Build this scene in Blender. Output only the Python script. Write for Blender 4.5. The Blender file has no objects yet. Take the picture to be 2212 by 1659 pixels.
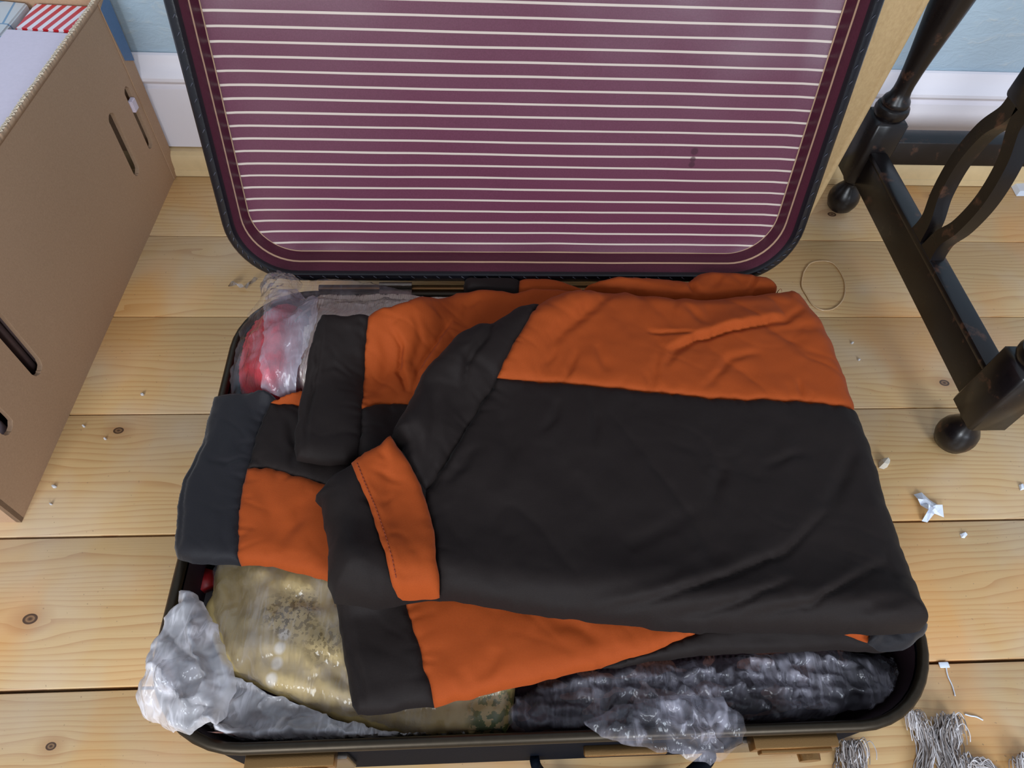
import bpy, bmesh, math, random
import numpy as np
from mathutils import Vector, Matrix
from mathutils.geometry import delaunay_2d_cdt
random.seed(7); np.random.seed(7)
sc = bpy.context.scene
C = sc.collection
PI = math.pi

# ------------------------------------------------------------------ camera
CAM_H = 0.80; FPX = 1500.0
def cam_axes(p, r, y):
    cy, sy = math.cos(y), math.sin(y)
    fwd = Vector((sy*math.cos(p), cy*math.cos(p), -math.sin(p)))
    right = Vector((cy, -sy, 0)); up = right.cross(fwd)
    return math.cos(r)*right + math.sin(r)*up, -math.sin(r)*right + math.cos(r)*up, fwd
CR, CU, CF = cam_axes(math.radians(54.4915), math.radians(4.6668), math.radians(6.1237))
cd = bpy.data.cameras.new('camera'); cam = bpy.data.objects.new('camera', cd); C.objects.link(cam)
cd.sensor_width = 36; cd.lens = 36*FPX/2212; cd.clip_start = .01
M = Matrix((CR, CU, -CF)).transposed().to_4x4(); M.translation = (0, 0, CAM_H); cam.matrix_world = M
sc.camera = cam
def at(px, py, z=0.0):                 # photograph direction -> point at height z
    d = (px-1106)/FPX*CR - (py-829.5)/FPX*CU + CF
    t = (z-CAM_H)/d.z
    return (d.x*t, d.y*t)

# ------------------------------------------------------------------ light
sc.view_settings.view_transform = 'Standard'; sc.view_settings.look = 'None'
sc.view_settings.gamma = 1; sc.view_settings.use_curve_mapping = False
sc.view_settings.exposure = 0.2
w = bpy.data.worlds.new('world'); sc.world = w; w.use_nodes = True
w.node_tree.nodes['Background'].inputs[0].default_value = (.80, .87, 1.0, 1)
w.node_tree.nodes['Background'].inputs[1].default_value = .50
def area(name, loc, target, sx, sy, power, col):
    l = bpy.data.lights.new(name, 'AREA'); l.shape = 'RECTANGLE'; l.size = sx; l.size_y = sy
    l.energy = power; l.color = col
    o = bpy.data.objects.new(name, l); C.objects.link(o); o.location = loc
    o.rotation_euler = (Vector(target)-Vector(loc)).to_track_quat('-Z', 'Y').to_euler()
area('window_light', (-.78, -1.70, 1.02), (-.5, 1.0, .25), .75, 1.25, 50, (.86, .93, 1.0))
area('right_window_light', (.82, -1.70, 1.02), (.6, 1.0, .25), .75, 1.25, 48, (.78, .88, 1.0))

# ------------------------------------------------------------------ helpers
def lin(c):
    return tuple(((v/255)/12.92 if v/255 <= .04045 else ((v/255+.055)/1.055)**2.4) for v in c) + (1,)
class NT:
    def __init__(s, name):
        s.m = bpy.data.materials.new(name); s.m.use_nodes = True; s.t = s.m.node_tree
        s.b = s.t.nodes['Principled BSDF']; s.out = s.t.nodes['Material Output']
    def n(s, typ, **k):
        nd = s.t.nodes.new('ShaderNode'+typ)
        for a, v in k.items():
            if a.startswith('i_'):
                key = a[2:]; key = int(key) if key.isdigit() else key.replace('_', ' ')
                s.put(nd.inputs[key], v)
            else: setattr(nd, a, v)
        return nd
    def put(s, sock, v):
        if isinstance(v, bpy.types.NodeSocket): s.t.links.new(v, sock)
        elif isinstance(v, bpy.types.Node): s.t.links.new(v.outputs[0], sock)
        else: sock.default_value = v
    def set(s, **k):
        for a, v in k.items(): s.put(s.b.inputs[a.replace('_', ' ')], v)
    def math(s, op, a, b=0.0, c=None, clamp=False):
        nd = s.n('Math', operation=op, use_clamp=clamp); s.put(nd.inputs[0], a); s.put(nd.inputs[1], b)
        if c is not None: s.put(nd.inputs[2], c)
        return nd.outputs[0]
    def mix(s, f, a, b, mode='MIX'):
        nd = s.n('Mix', data_type='RGBA', blend_type=mode); s.put(nd.inputs[0], f); s.put(nd.inputs[6], a); s.put(nd.inputs[7], b)
        return nd.outputs[2]
    def ramp(s, f, stops):
        nd = s.n('ValToRGB'); s.put(nd.inputs[0], f); e = nd.color_ramp.elements
        while len(e) < len(stops): e.new(.5)
        for q, (p, c) in zip(e, stops):
            q.position = p; q.color = c if len(c) == 4 else lin(c)
        return nd.outputs[0]
    def obj(s): return s.n('TexCoord').outputs['Object']
    def map(s, v, scale=(1, 1, 1), loc=(0, 0, 0), rot=(0, 0, 0)):
        nd = s.n('Mapping'); s.put(nd.inputs[0], v); nd.inputs[1].default_value = loc; nd.inputs[2].default_value = rot; nd.inputs[3].default_value = scale
        return nd.outputs[0]
    def noise(s, v, sc_, det=3, rough=.5, dist=0):
        nd = s.n('TexNoise', i_Scale=sc_, i_Detail=det, i_Roughness=rough, i_Distortion=dist); s.put(nd.inputs['Vector'], v)
        return nd.outputs[0]
    def bump(s, h, strength=.3, dist=.001, normal=None):
        nd = s.n('Bump', i_Strength=strength, i_Distance=dist); s.put(nd.inputs['Height'], h)
        if normal: s.put(nd.inputs['Normal'], normal)
        return nd.outputs[0]

def link(name, me, mat=None, parent=None, label=None, cat=None, group=None, kind=None, smooth=True):
    o = bpy.data.objects.new(name, me); C.objects.link(o)
    if mat:
        for m_ in (mat if isinstance(mat, (list, tuple)) else [mat]): me.materials.append(m_)
    if smooth: me.polygons.foreach_set('use_smooth', [True]*len(me.polygons))
    if parent:
        o.parent = parent; o.location = -Vector(origin(parent))
    tag(o, label, cat, group, kind); return o
def origin(o):
    v = Vector(o.location)
    if o.parent: v = v + origin(o.parent)
    return v
def tag(o, label=None, cat=None, group=None, kind=None):
    for k, v in (('label', label), ('category', cat), ('group', group), ('kind', kind)):
        if v: o[k] = v
def empty(name, loc, label, cat, group=None):
    o = bpy.data.objects.new(name, None); C.objects.link(o); o.location = loc; o.empty_display_size = .05
    tag(o, label, cat, group); return o
def flat_edges(bm, ang=35):
    for e in bm.edges:
        if len(e.link_faces) == 2 and e.calc_face_angle(0) > math.radians(ang): e.smooth = False
def bm_me(bm, name, sharp=35):
    bmesh.ops.recalc_face_normals(bm, faces=bm.faces)
    if sharp: flat_edges(bm, sharp)
    me = bpy.data.meshes.new(name); bm.to_mesh(me); bm.free(); return me
def box(bm, x0, x1, y0, y1, z0, z1, bev=0.0, seg=2, mtx=None):
    r = bmesh.ops.create_cube(bm, size=1); vs = r['verts']
    for v in vs: v.co = Vector(((x0+x1)/2+v.co.x*(x1-x0), (y0+y1)/2+v.co.y*(y1-y0), (z0+z1)/2+v.co.z*(z1-z0)))
    if mtx:
        for v in vs: v.co = mtx @ v.co
    if bev:
        es = list({e for v in vs for e in v.link_edges})
        bmesh.ops.bevel(bm, geom=es, offset=bev, segments=seg, affect='EDGES', profile=.5)
def lathe(bm, prof, cx, cy, n=28):
    rings = []
    for r, z in prof:
        rings.append([bm.verts.new((cx+r*math.cos(2*PI*i/n), cy+r*math.sin(2*PI*i/n), z)) for i in range(n)])
    for a, b in zip(rings, rings[1:]):
        for i in range(n): bm.faces.new((a[i], a[(i+1) % n], b[(i+1) % n], b[i]))
    bm.faces.new(list(reversed(rings[0]))); bm.faces.new(rings[-1])
def tube(bm, pts, r, n=8, closed=False, flat=1.0, rads=None):
    pts = [Vector(p) for p in pts]; rings = []; N = len(pts); prev = None
    for i, p in enumerate(pts):
        a = pts[(i-1) % N] if (closed or i > 0) else p; b = pts[(i+1) % N] if (closed or i < N-1) else p
        t = (b-a).normalized()
        if prev is None:
            up = Vector((0, 0, 1)) if abs(t.z) < .9 else Vector((1, 0, 0))
            u = t.cross(up).normalized()
        else: u = (prev - t*prev.dot(t)).normalized()
        prev = u; v = t.cross(u); rr = rads[i] if rads else r
        rings.append([bm.verts.new(p+u*rr*math.cos(2*PI*k/n)+v*rr*flat*math.sin(2*PI*k/n)) for k in range(n)])
    rg = range(N if closed else N-1)
    for i in rg:
        A, B = rings[i], rings[(i+1) % N]
        for k in range(n): bm.faces.new((A[k], A[(k+1) % n], B[(k+1) % n], B[k]))
    if not closed: bm.faces.new(list(reversed(rings[0]))); bm.faces.new(rings[-1])
def catmull(P, m=6):
    P = [Vector(p) for p in P]; out = []
    for i in range(len(P)-1):
        a = P[max(i-1, 0)]; b = P[i]; c = P[i+1]; d = P[min(i+2, len(P)-1)]
        for k in range(m):
            t = k/m
            out.append(.5*((2*b)+(c-a)*t+(2*a-5*b+4*c-d)*t*t+(3*b-a-3*c+d)*t**3))
    out.append(P[-1]); return out
def rrect(x0, x1, y0, y1, r, n=10):
    pts = []
    for cx, cy, a0 in ((x1-r, y1-r, 0), (x0+r, y1-r, 90), (x0+r, y0+r, 180), (x1-r, y0+r, 270)):
        for i in range(n+1):
            a = math.radians(a0+90*i/n); pts.append((cx+r*math.cos(a), cy+r*math.sin(a)))
    return pts
def dens(P, step, closed=True):
    out = []; N = len(P)
    for i in range(N if closed else N-1):
        a = np.array(P[i]); b = np.array(P[(i+1) % N]); k = max(1, int(round(np.linalg.norm(b-a)/step)))
        for j in range(k): out.append(tuple(a+(b-a)*j/k))
    if not closed: out.append(tuple(P[-1]))
    return out

# ------------------------------------------------------------------ numpy noise and distances
LAT = np.random.rand(97, 97)
def vnoise(x, y):
    xi = np.floor(x).astype(int); yi = np.floor(y).astype(int); fx = x-xi; fy = y-yi
    fx = fx*fx*(3-2*fx); fy = fy*fy*(3-2*fy)
    g = lambda i, j: LAT[i % 97, j % 97]
    return (g(xi, yi)*(1-fx)+g(xi+1, yi)*fx)*(1-fy)+(g(xi, yi+1)*(1-fx)+g(xi+1, yi+1)*fx)*fy-.5
def fbm(x, y, o=3):
    s = 0; a = 1
    for k in range(o): s = s+a*vnoise(x*2**k+17*k, y*2**k+31*k); a *= .5
    return s
def dist_segs(P, segs):
    d = np.full(len(P), 1e9)
    for a, b in segs:
        a = np.array(a[:2]); b = np.array(b[:2]); ab = b-a; L = max(ab@ab, 1e-12)
        t = np.clip(((P-a)@ab)/L, 0, 1); q = P-(a+t[:, None]*ab); d = np.minimum(d, np.hypot(q[:, 0], q[:, 1]))
    return d
def dist_path(P, pts):          # distance, which side (+1 left of the path), and position 0..1 along it
    d = np.full(len(P), 1e9); sd = np.zeros(len(P)); tt = np.zeros(len(P))
    L = [0]
    for a, b in zip(pts, pts[1:]): L.append(L[-1]+math.dist(a, b))
    for i, (a, b) in enumerate(zip(pts, pts[1:])):
        a = np.array(a); b = np.array(b); ab = b-a; t = np.clip(((P-a)@ab)/max(ab@ab, 1e-12), 0, 1); q = P-(a+t[:, None]*ab)
        dd = np.hypot(q[:, 0], q[:, 1]); m = dd < d; d[m] = dd[m]; sd[m] = np.sign(ab[0]*q[m, 1]-ab[1]*q[m, 0]); tt[m] = (L[i]+t[m]*(L[i+1]-L[i]))/L[-1]
    return d, sd, tt
def inside(P, poly):
    c = np.zeros(len(P), bool); n = len(poly)
    for i in range(n):
        x1, y1 = poly[i]; x2, y2 = poly[(i+1) % n]
        if y1 == y2: continue
        k = ((y1 > P[:, 1]) != (y2 > P[:, 1])) & (P[:, 0] < (x2-x1)*(P[:, 1]-y1)/(y2-y1)+x1); c ^= k
    return c
def crumple(P, seed, freq, ang=None, st=.3, warp=.35):
    rs = np.random.RandomState(seed); x, y = P[:, 0], P[:, 1]; z = 0
    if ang is not None: x, y = (x*math.cos(ang)+y*math.sin(ang))*st, -x*math.sin(ang)+y*math.cos(ang)
    wx = fbm(x*freq*.6+seed, y*freq*.6)*warp*2; wy = fbm(x*freq*.6+9+seed, y*freq*.6+5)*warp*2
    for k in range(5):
        a = rs.rand()*PI; fr = freq*(1+1.1*k)*(.8+.4*rs.rand()); u = (x*math.cos(a)+y*math.sin(a))*fr+wx+wy*(k % 2)+rs.rand()
        z = z+np.abs((u % 1)*2-1)/(1+.9*k)
    return z/2.2-.5

# raster of everything lying in and over the suitcase
GX0, GY0, GS = -.46, -.02, .0025; GNX, GNY = 460, 320
HF = np.full((GNX, GNY), 0.0)
gx = GX0+np.arange(GNX)*GS; gy = GY0+np.arange(GNY)*GS
GP = np.stack(np.meshgrid(gx, gy, indexing='ij'), -1).reshape(-1, 2)
def sample(F, P):
    u = np.clip((P[:, 0]-GX0)/GS, 0, GNX-1.001); v = np.clip((P[:, 1]-GY0)/GS, 0, GNY-1.001)
    i = u.astype(int); j = v.astype(int); a = u-i; b = v-j
    return (F[i, j]*(1-a)+F[i+1, j]*a)*(1-b)+(F[i, j+1]*(1-a)+F[i+1, j+1]*a)*b
def soften(F, dil, rad):
    G = F.copy()
    for _ in range(dil):
        K = G.copy()
        K[1:] = np.maximum(K[1:], G[:-1]); K[:-1] = np.maximum(K[:-1], G[1:])
        K[:, 1:] = np.maximum(K[:, 1:], G[:, :-1]); K[:, :-1] = np.maximum(K[:, :-1], G[:, 1:]); G = K
    k = np.exp(-np.linspace(-2, 2, 2*rad+1)**2); k /= k.sum()
    Q = np.pad(G, rad, mode='edge')
    Q = sum(k[i]*Q[i:i+GNX] for i in range(2*rad+1)); Q = sum(k[i]*Q[:, i:i+GNY] for i in range(2*rad+1))
    return Q
def prof(t): t = np.clip(t, 0, 1); return np.sqrt(np.clip(1-(1-t)**2, 0, 1))

def layer(panels, zmap, base, th, R, parent=None, wr=None, seam=.004, puck=.0016, step=.0028, dil=3, rad=4,
          crum=None, name_obj=None, low=.3, pseed=1, hold=True, rim=True, crease=0.0):
    """panels: (name, pixel outline, material, label). Lays one cloth or film layer over what is already there."""
    global HF
    rs = np.random.RandomState(pseed)
    zk = {}
    polys = [[at(x, y, zmap) for x, y in p[1]] for p in panels]
    rd = lambda q: (round(q[0], 4), round(q[1], 4))
    def edges():
      cnt = {}
      for P in polys:
        for i in range(len(P)):
            k = frozenset((rd(P[i]), rd(P[(i+1) % len(P)]))); cnt[k] = cnt.get(k, 0)+1
      outer, inner = [], []
      done = set()
      for P in polys:
        for i in range(len(P)):
            a, b = P[i], P[(i+1) % len(P)]; k = frozenset((rd(a), rd(b)))
            if cnt[k] > 1:
                if k not in done: inner.append((a, b)); done.add(k)
            else: outer.append((a, b))
      return outer, inner
    H0 = HF if rim else np.where(RIMM, np.minimum(HF, base), HF)
    F = np.maximum(soften(np.maximum(H0, base), dil, rad), base)
    def refine(pts, z):            # walk each outline point to the height it really ends up at
        for _ in range(4):
            A = np.array([at(x, y, q) for (x, y), q in zip(pts, z)])
            do = dist_segs(A, outer); z = .5*z+.5*(sample(F, A)+th*(low+(1-low)*prof(do/R)))
        return z
    for _ in range(3):
        outer, inner = edges()
        for i, p in enumerate(panels):
            zz = refine(p[1], np.array([zk.get(q, zmap) for q in p[1]]))
            for q, z in zip(p[1], zz): zk.setdefault(('n',)+tuple(q), []).append(z)
        for p in panels:
            for q in p[1]: zk[q] = float(np.mean(zk[('n',)+tuple(q)]))
        zk = {k: v for k, v in zk.items() if k[0] != 'n'}
        polys = [[at(x, y, zk[(x, y)]) for x, y in p[1]] for p in panels]
    outer, inner = edges()
    strokes = []
    for pts, wd, dp in (wr or []):
        zz = refine(pts, np.full(len(pts), zmap)); strokes.append(([at(x, y, q) for (x, y), q in zip(pts, zz)], wd, dp))
    puckers = []
    if puck:
        for a, b in inner:
            a = np.array(a); b = np.array(b); L = np.linalg.norm(b-a); t = (b-a)/max(L, 1e-9); n = np.array((-t[1], t[0])); s = rs.rand()*.008
            while s < L:
                l = rs.uniform(.006, .022)*(1 if rs.rand() > .25 else 1.8); sg = 1 if rs.rand() > .5 else -1
                p0 = a+t*s; d = n*sg+t*rs.uniform(-.4, .4)
                puckers.append((tuple(p0), tuple(p0+d*l), rs.uniform(.0016, .0034), puck*rs.uniform(.4, 1.3))); s += rs.uniform(.006, .019)
    def top(P, bot):
        do = dist_segs(P, outer); h = bot+th*(low+(1-low)*prof(do/R))
        e = np.clip(do/.012, 0, 1)
        if inner and seam: h = h-seam*np.exp(-dist_segs(P, inner)/.0035)
        for pts, wd, dp in strokes:
            if wd < 0:           # a fold: one side stands proud of a sharp valley
                d, sd, tt = dist_path(P, pts); w_ = np.sin(np.clip(tt, .0, 1)*PI)**.6
                h = h+e*w_*dp*(np.where(sd > 0, np.exp(-d/(-wd*5))*(1-np.exp(-d/(-wd*.9))), 0)*1.3-.45*np.exp(-(d/(-wd*.7))**2))
                continue
            d, sd, tt = dist_path(P, pts); w_ = .12+.88*np.sin(np.clip(tt, 0, 1)*PI)**.7
            h = h-dp*w_*(np.exp(-(d/wd)**2)-.32*np.exp(-(d/(2.3*wd))**2))*e
        for a, b, wd, dp in puckers:
            m = (np.abs(P[:, 0]-a[0]) < .04) & (np.abs(P[:, 1]-a[1]) < .04)
            if m.any():
                Q = P[m]; d = dist_segs(Q, [(a, b)]); r = np.hypot(Q[:, 0]-a[0], Q[:, 1]-a[1])
                h[m] -= dp*np.exp(-(d/wd)**2)*np.exp(-r/.012)*e[m]
        h = h+.0028*fbm(P[:, 0]*22+pseed, P[:, 1]*22)*e
        if crease:
            x, y = P[:, 0], P[:, 1]
            for k, (fr, an) in enumerate(((13, .5), (21, -.35), (34, 1.1))):
                fr = fr*(1 if hold else 2.3)
                u = (x*math.cos(an)+y*math.sin(an))*fr; v = (-x*math.sin(an)+y*math.cos(an))*fr*.42
                r = np.clip(1-np.abs(fbm(u+pseed*3.1+k*7, v+k*5+pseed, 2))*2.6, 0, 1); mk = np.clip(fbm(x*9+k*3+pseed, y*9+11, 2)*3+.35, 0, 1)
                h = h-crease*(r**5)*mk*e/(1+.5*k)
        if crum: h = h+crum[0]*crumple(P, *crum[1:])*np.clip(do/.006, .25, 1)
        return h, do
    objs = []
    for (nm, _, mt, lb), P in zip(panels, polys):
        B = dens(P, step); nb = len(B); A = np.array(B)
        x0, y0 = A.min(0); x1, y1 = A.max(0); G = []
        ny = int((y1-y0)/(step*.87))+1
        for j in range(ny):
            yy = y0+step*.87*(j+.5); xs = np.arange(x0+(step/2 if j % 2 else 0), x1, step)
            G.append(np.stack([xs, np.full(len(xs), yy)], 1))
        G = np.concatenate(G); G = G[inside(G, P)]
        G = G[dist_segs(G, list(zip(B, B[1:]+B[:1]))) > step*.55]
        V = [Vector(q) for q in B]+[Vector(q) for q in G]
        vo, eo, fo, *_ = delaunay_2d_cdt(V, [(i, (i+1) % nb) for i in range(nb)], [], 1, 1e-7)
        Q = np.array([tuple(v) for v in vo]); bot = sample(F, Q); h, do = top(Q, bot)
        dsm = dist_segs(Q, list(zip(B, B[1:]+B[:1])))
        ja, jf = (.0011, 75) if hold else (.0024, 110)
        QJ = Q+ja*2*np.column_stack([fbm(Q[:, 0]*jf+3, Q[:, 1]*jf+8, 2), fbm(Q[:, 0]*jf+40, Q[:, 1]*jf+21, 2)])
        if not rim:              # packed inside the case: keep within its walls
            wallp = rrect(BX0+.0135, BX1-.0135, BY0+.0135, BY1-.0135, BR-.0135); cen = np.array([(BX0+BX1)/2, (BY0+BY1)/2])
            for _ in range(40):
                m_ = ~inside(QJ, wallp)
                if not m_.any(): break
                QJ[m_] = cen+(QJ[m_]-cen)*.99
        n = len(Q); lo = bot+np.minimum(th*low*(1-prof(do/R))*.98, h-bot-.0002) if hold else h-.0006
        if hold: lo = np.minimum(lo, h-.0004)
        onb = dsm < 1e-5
        lo = np.where(onb & (do < 1e-5), h-.0002, lo)
        verts = np.concatenate([np.column_stack([QJ, h]), np.column_stack([QJ, lo])])
        faces = []
        for f in fo:
            a, b, c = f; s = (Q[b][0]-Q[a][0])*(Q[c][1]-Q[a][1])-(Q[b][1]-Q[a][1])*(Q[c][0]-Q[a][0])
            if s < 0: b, c = c, b
            faces.append((a, b, c)); faces.append((a+n, c+n, b+n))
        if not hold: verts = verts[:n]; faces = faces[::2]
        ec = {}
        for f in (faces[::2] if hold else []):
            for i in range(3): ec[(f[i], f[(i+1) % 3])] = 1
        for (a, b) in list(ec):
            if (b, a) not in ec: faces.append((b, a, a+n, b+n))
        me = bpy.data.meshes.new(nm); me.from_pydata(verts.tolist(), [], faces); me.validate(); me.update()
        objs.append(link(nm, me, mt, parent, lb))
    m = np.zeros(len(GP), bool)
    for P in polys: m |= inside(GP, P)
    hh = HF.reshape(-1); Q = GP[m]; h, _ = top(Q, sample(F, Q)); hh[m] = np.maximum(h, 0); HF = hh.reshape(GNX, GNY)
    return objs

# ------------------------------------------------------------------ materials
def m_fabric(name, col, var=.08, sheen=.25, rough=.75, scale=1500):
    s = NT(name); o = s.obj()
    wv = s.noise(s.map(o, (1, 1, 1)), scale, 2); wx = s.n('TexWave', wave_type='BANDS', bands_direction='X', i_Scale=scale*.35, i_Distortion=1.0); s.put(wx.inputs[0], o)
    wy = s.n('TexWave', wave_type='BANDS', bands_direction='Y', i_Scale=scale*.35, i_Distortion=1.0); s.put(wy.inputs[0], o)
    weave = s.math('MULTIPLY_ADD', wx.outputs[1], .5, s.math('MULTIPLY', wy.outputs[1], .5))
    big = s.noise(o, 9, 3)
    c = lin(col); d = tuple(v*(1-var*3) for v in c[:3])+(1,); l = tuple(min(1, v*(1+var*3)) for v in c[:3])+(1,)
    cc = s.mix(wv, d, l); cc = s.mix(s.math('MULTIPLY', big, .35), cc, tuple(v*.72 for v in c[:3])+(1,))
    s.set(Base_Color=cc, Roughness=rough, Sheen_Weight=sheen, Sheen_Roughness=.4, Normal=s.bump(s.math('ADD', weave, wv), .25, .0004))
    s.put(s.b.inputs['Specular IOR Level'], .14)
    return s.m
ORANGE = m_fabric('orange_cloth', (156, 68, 24), .06, .04)
BLACK = m_fabric('dark_brown_cloth', (32, 25, 23), .10, .03, .65)
BLACK2 = m_fabric('charcoal_cloth', (33, 31, 34), .10, .2, .55)

def m_plain(name, col, rough=.5, metal=0, bump=0, bs=300, var=.15, coat=0, spec=.5):
    s = NT(name); o = s.obj(); n = s.noise(o, bs, 4); c = lin(col)
    s.set(Base_Color=s.mix(n, tuple(v*(1-var) for v in c[:3])+(1,), tuple(min(1, v*(1+var)) for v in c[:3])+(1,)), Roughness=rough, Metallic=metal, Coat_Weight=coat)
    s.put(s.b.inputs['Specular IOR Level'], spec)
    if bump: s.set(Normal=s.bump(n, bump, .0008))
    return s.m

def m_pine():
    s = NT('varnished_pine'); o = s.obj(); rnd = s.n('ObjectInfo').outputs['Random']
    sep = s.n('SeparateXYZ'); s.put(sep.inputs[0], o); x, y = sep.outputs[0], sep.outputs[1]
    knots = [(256, 930, .0052), (65, 1337, .0062), (2040, 827, .0058), (1797, 463, .006), (2014, 423, .005), (110, 1612, .004)]
    warp = s.math('MULTIPLY', s.math('SUBTRACT', s.noise(s.map(o, (1.6, 7, 1)), 1.7, 2), .5), .055)
    warp = s.math('ADD', warp, s.math('MULTIPLY', s.math('SUBTRACT', s.noise(s.map(o, (3, 30, 1)), 2.0, 2), .5), .004))
    kmask = None; kc = None
    for px, py, r in knots:
        kx, ky = at(px, py)
        dx = s.math('SUBTRACT', x, kx); dy = s.math('SUBTRACT', y, ky)
        d2 = s.math('ADD', s.math('MULTIPLY', dx, s.math('MULTIPLY', dx, .30)), s.math('MULTIPLY', dy, dy))
        g = s.math('EXPONENT', s.math('MULTIPLY', d2, -1/(r*3.2)**2))
        sg = s.math('MULTIPLY', s.math('MULTIPLY', g, dy), -.75)
        warp = s.math('ADD', warp, sg)
        dd = s.math('SQRT', s.math('ADD', s.math('MULTIPLY', dx, s.math('MULTIPLY', dx, .55)), s.math('MULTIPLY', dy, dy)))
        k = s.math('SUBTRACT', 1.0, s.math('DIVIDE', dd, r), clamp=True)
        kmask = k if kmask is None else s.math('MAXIMUM', kmask, k)
        hal = s.math('SUBTRACT', 1.0, s.math('DIVIDE', dd, r*3.5), clamp=True)
        kc = hal if kc is None else s.math('MAXIMUM', kc, hal)
    v = s.math('ADD', s.math('ADD', y, warp), s.math('MULTIPLY', rnd, 3.7))
    ph = s.math('MULTIPLY', v, 115.0)
    # ring spacing varies over the board
    sp = s.math('MULTIPLY', s.noise(s.map(o, (.5, 9, 1)), 1.3, 1), 9.0)
    saw = s.math('FRACT', s.math('ADD', ph, sp))
    ring = s.math('POWER', saw, 3.2)
    fine = s.noise(s.map(o, (12, 700, 1)), 1.0, 3)
    c = s.mix(s.noise(s.map(o, (2.2, 5, 1)), 1.5, 3), lin((220, 188, 138)), lin((202, 163, 108)))
    c = s.mix(s.math('MULTIPLY', ring, .52), c, lin((164, 104, 52)))
    c = s.mix(s.math('MULTIPLY', fine, .28), c, lin((178, 128, 76)))
    c = s.mix(s.math('MULTIPLY', s.math('SUBTRACT', s.noise(s.map(o, (3, 3, 1), (3, 1, 0)), 2.2, 3), .47), 3.0, clamp=True), c, s.mix(.5, c, lin((205, 196, 182))))
    c = s.mix(s.math('MULTIPLY', s.math('SUBTRACT', s.noise(s.map(o, (5, 3, 1), (7, 2, 0)), 1.6, 1), .52), 7.0, clamp=True), c, s.mix(.35, c, lin((226, 150, 62))))
    speck = s.math('GREATER_THAN', s.noise(s.map(o, (1, 1, 1)), 260, 1), .755)
    c = s.mix(s.math('MULTIPLY', speck, .5), c, lin((120, 98, 76)))
    c = s.mix(s.math('MULTIPLY', kc, .55), c, lin((158, 96, 48)))
    kr = s.ramp(kmask, [(0, (0, 0, 0, 1)), (.1, (1, 1, 1, 1)), (.35, (.9, .9, .9, 1)), (.5, (.45, .45, .45, 1)), (.8, (.9, .9, .9, 1)), (1, (1, 1, 1, 1))])
    c = s.mix(kr, c, lin((66, 42, 28)))
    s.set(Base_Color=c, Roughness=s.math('MULTIPLY_ADD', s.noise(o, 14, 3), .3, .26), Normal=s.bump(s.math('ADD', s.math('MULTIPLY', ring, .6), fine), .16, .0006))
    s.set(Coat_Weight=.25, Coat_Roughness=.25)
    return s.m
PINE = m_pine()
GAPM = m_plain('dark_gap', (28, 22, 18), .9)

def m_card():
    s = NT('brown_cardboard'); o = s.obj()
    n = s.noise(o, 420, 5, .7); b = s.noise(o, 5, 3); fl = s.noise(s.map(o, (1, 1, 14)), 12, 2)
    c = s.mix(n, lin((152, 118, 90)), lin((192, 158, 128))); c = s.mix(s.math('MULTIPLY', b, .4), c, lin((186, 150, 118)))
    s.set(Base_Color=c, Roughness=.72, Normal=s.bump(s.math('ADD', n, fl), .12, .0008)); return s.m
CARD = m_card()
def m_wall(name, c0, c1, sx=1, streak=0):
    s = NT(name); o = s.obj(); n = s.noise(o, 60, 5, .6)
    c = s.mix(s.noise(o, 4, 3), lin(c0), lin(c1))
    if streak:
        st = s.noise(s.map(o, (1, 1, 2.2), rot=(0, .9, 0)), 26, 5, .65, .6)
        f = s.math('MULTIPLY', s.math('SUBTRACT', st, .55), 6.0, clamp=True)
        c = s.mix(s.math('MULTIPLY', f, .7), c, lin((232, 242, 246))); s.set(Normal=s.bump(st, .35, .003))
    else: s.set(Normal=s.bump(n, .15, .002))
    s.set(Base_Color=c, Roughness=.45); return s.m
WALLP = m_wall('embossed_wallpaper', (208, 230, 246), (198, 226, 246), streak=1)
SKIRT = m_wall('white_painted_wood', (236, 230, 236), (228, 222, 228))

def m_darkwood():
    s = NT('worn_dark_stained_wood'); o = s.obj()
    g = s.noise(s.map(o, (6, 6, 1)), 14, 4); wv = s.noise(o, 26, 5, .65)
    c = s.mix(g, lin((13, 10, 12)), lin((24, 17, 18)))
    e = s.math('MULTIPLY', s.math('SUBTRACT', wv, .59), 9.0, clamp=True)
    c = s.mix(s.math('MULTIPLY', e, .7), c, lin((104, 68, 50)))
    s.set(Base_Color=c, Roughness=s.math('MULTIPLY_ADD', wv, .35, .14), Normal=s.bump(g, .1, .0005)); return s.m
DWOOD = m_darkwood()

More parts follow.
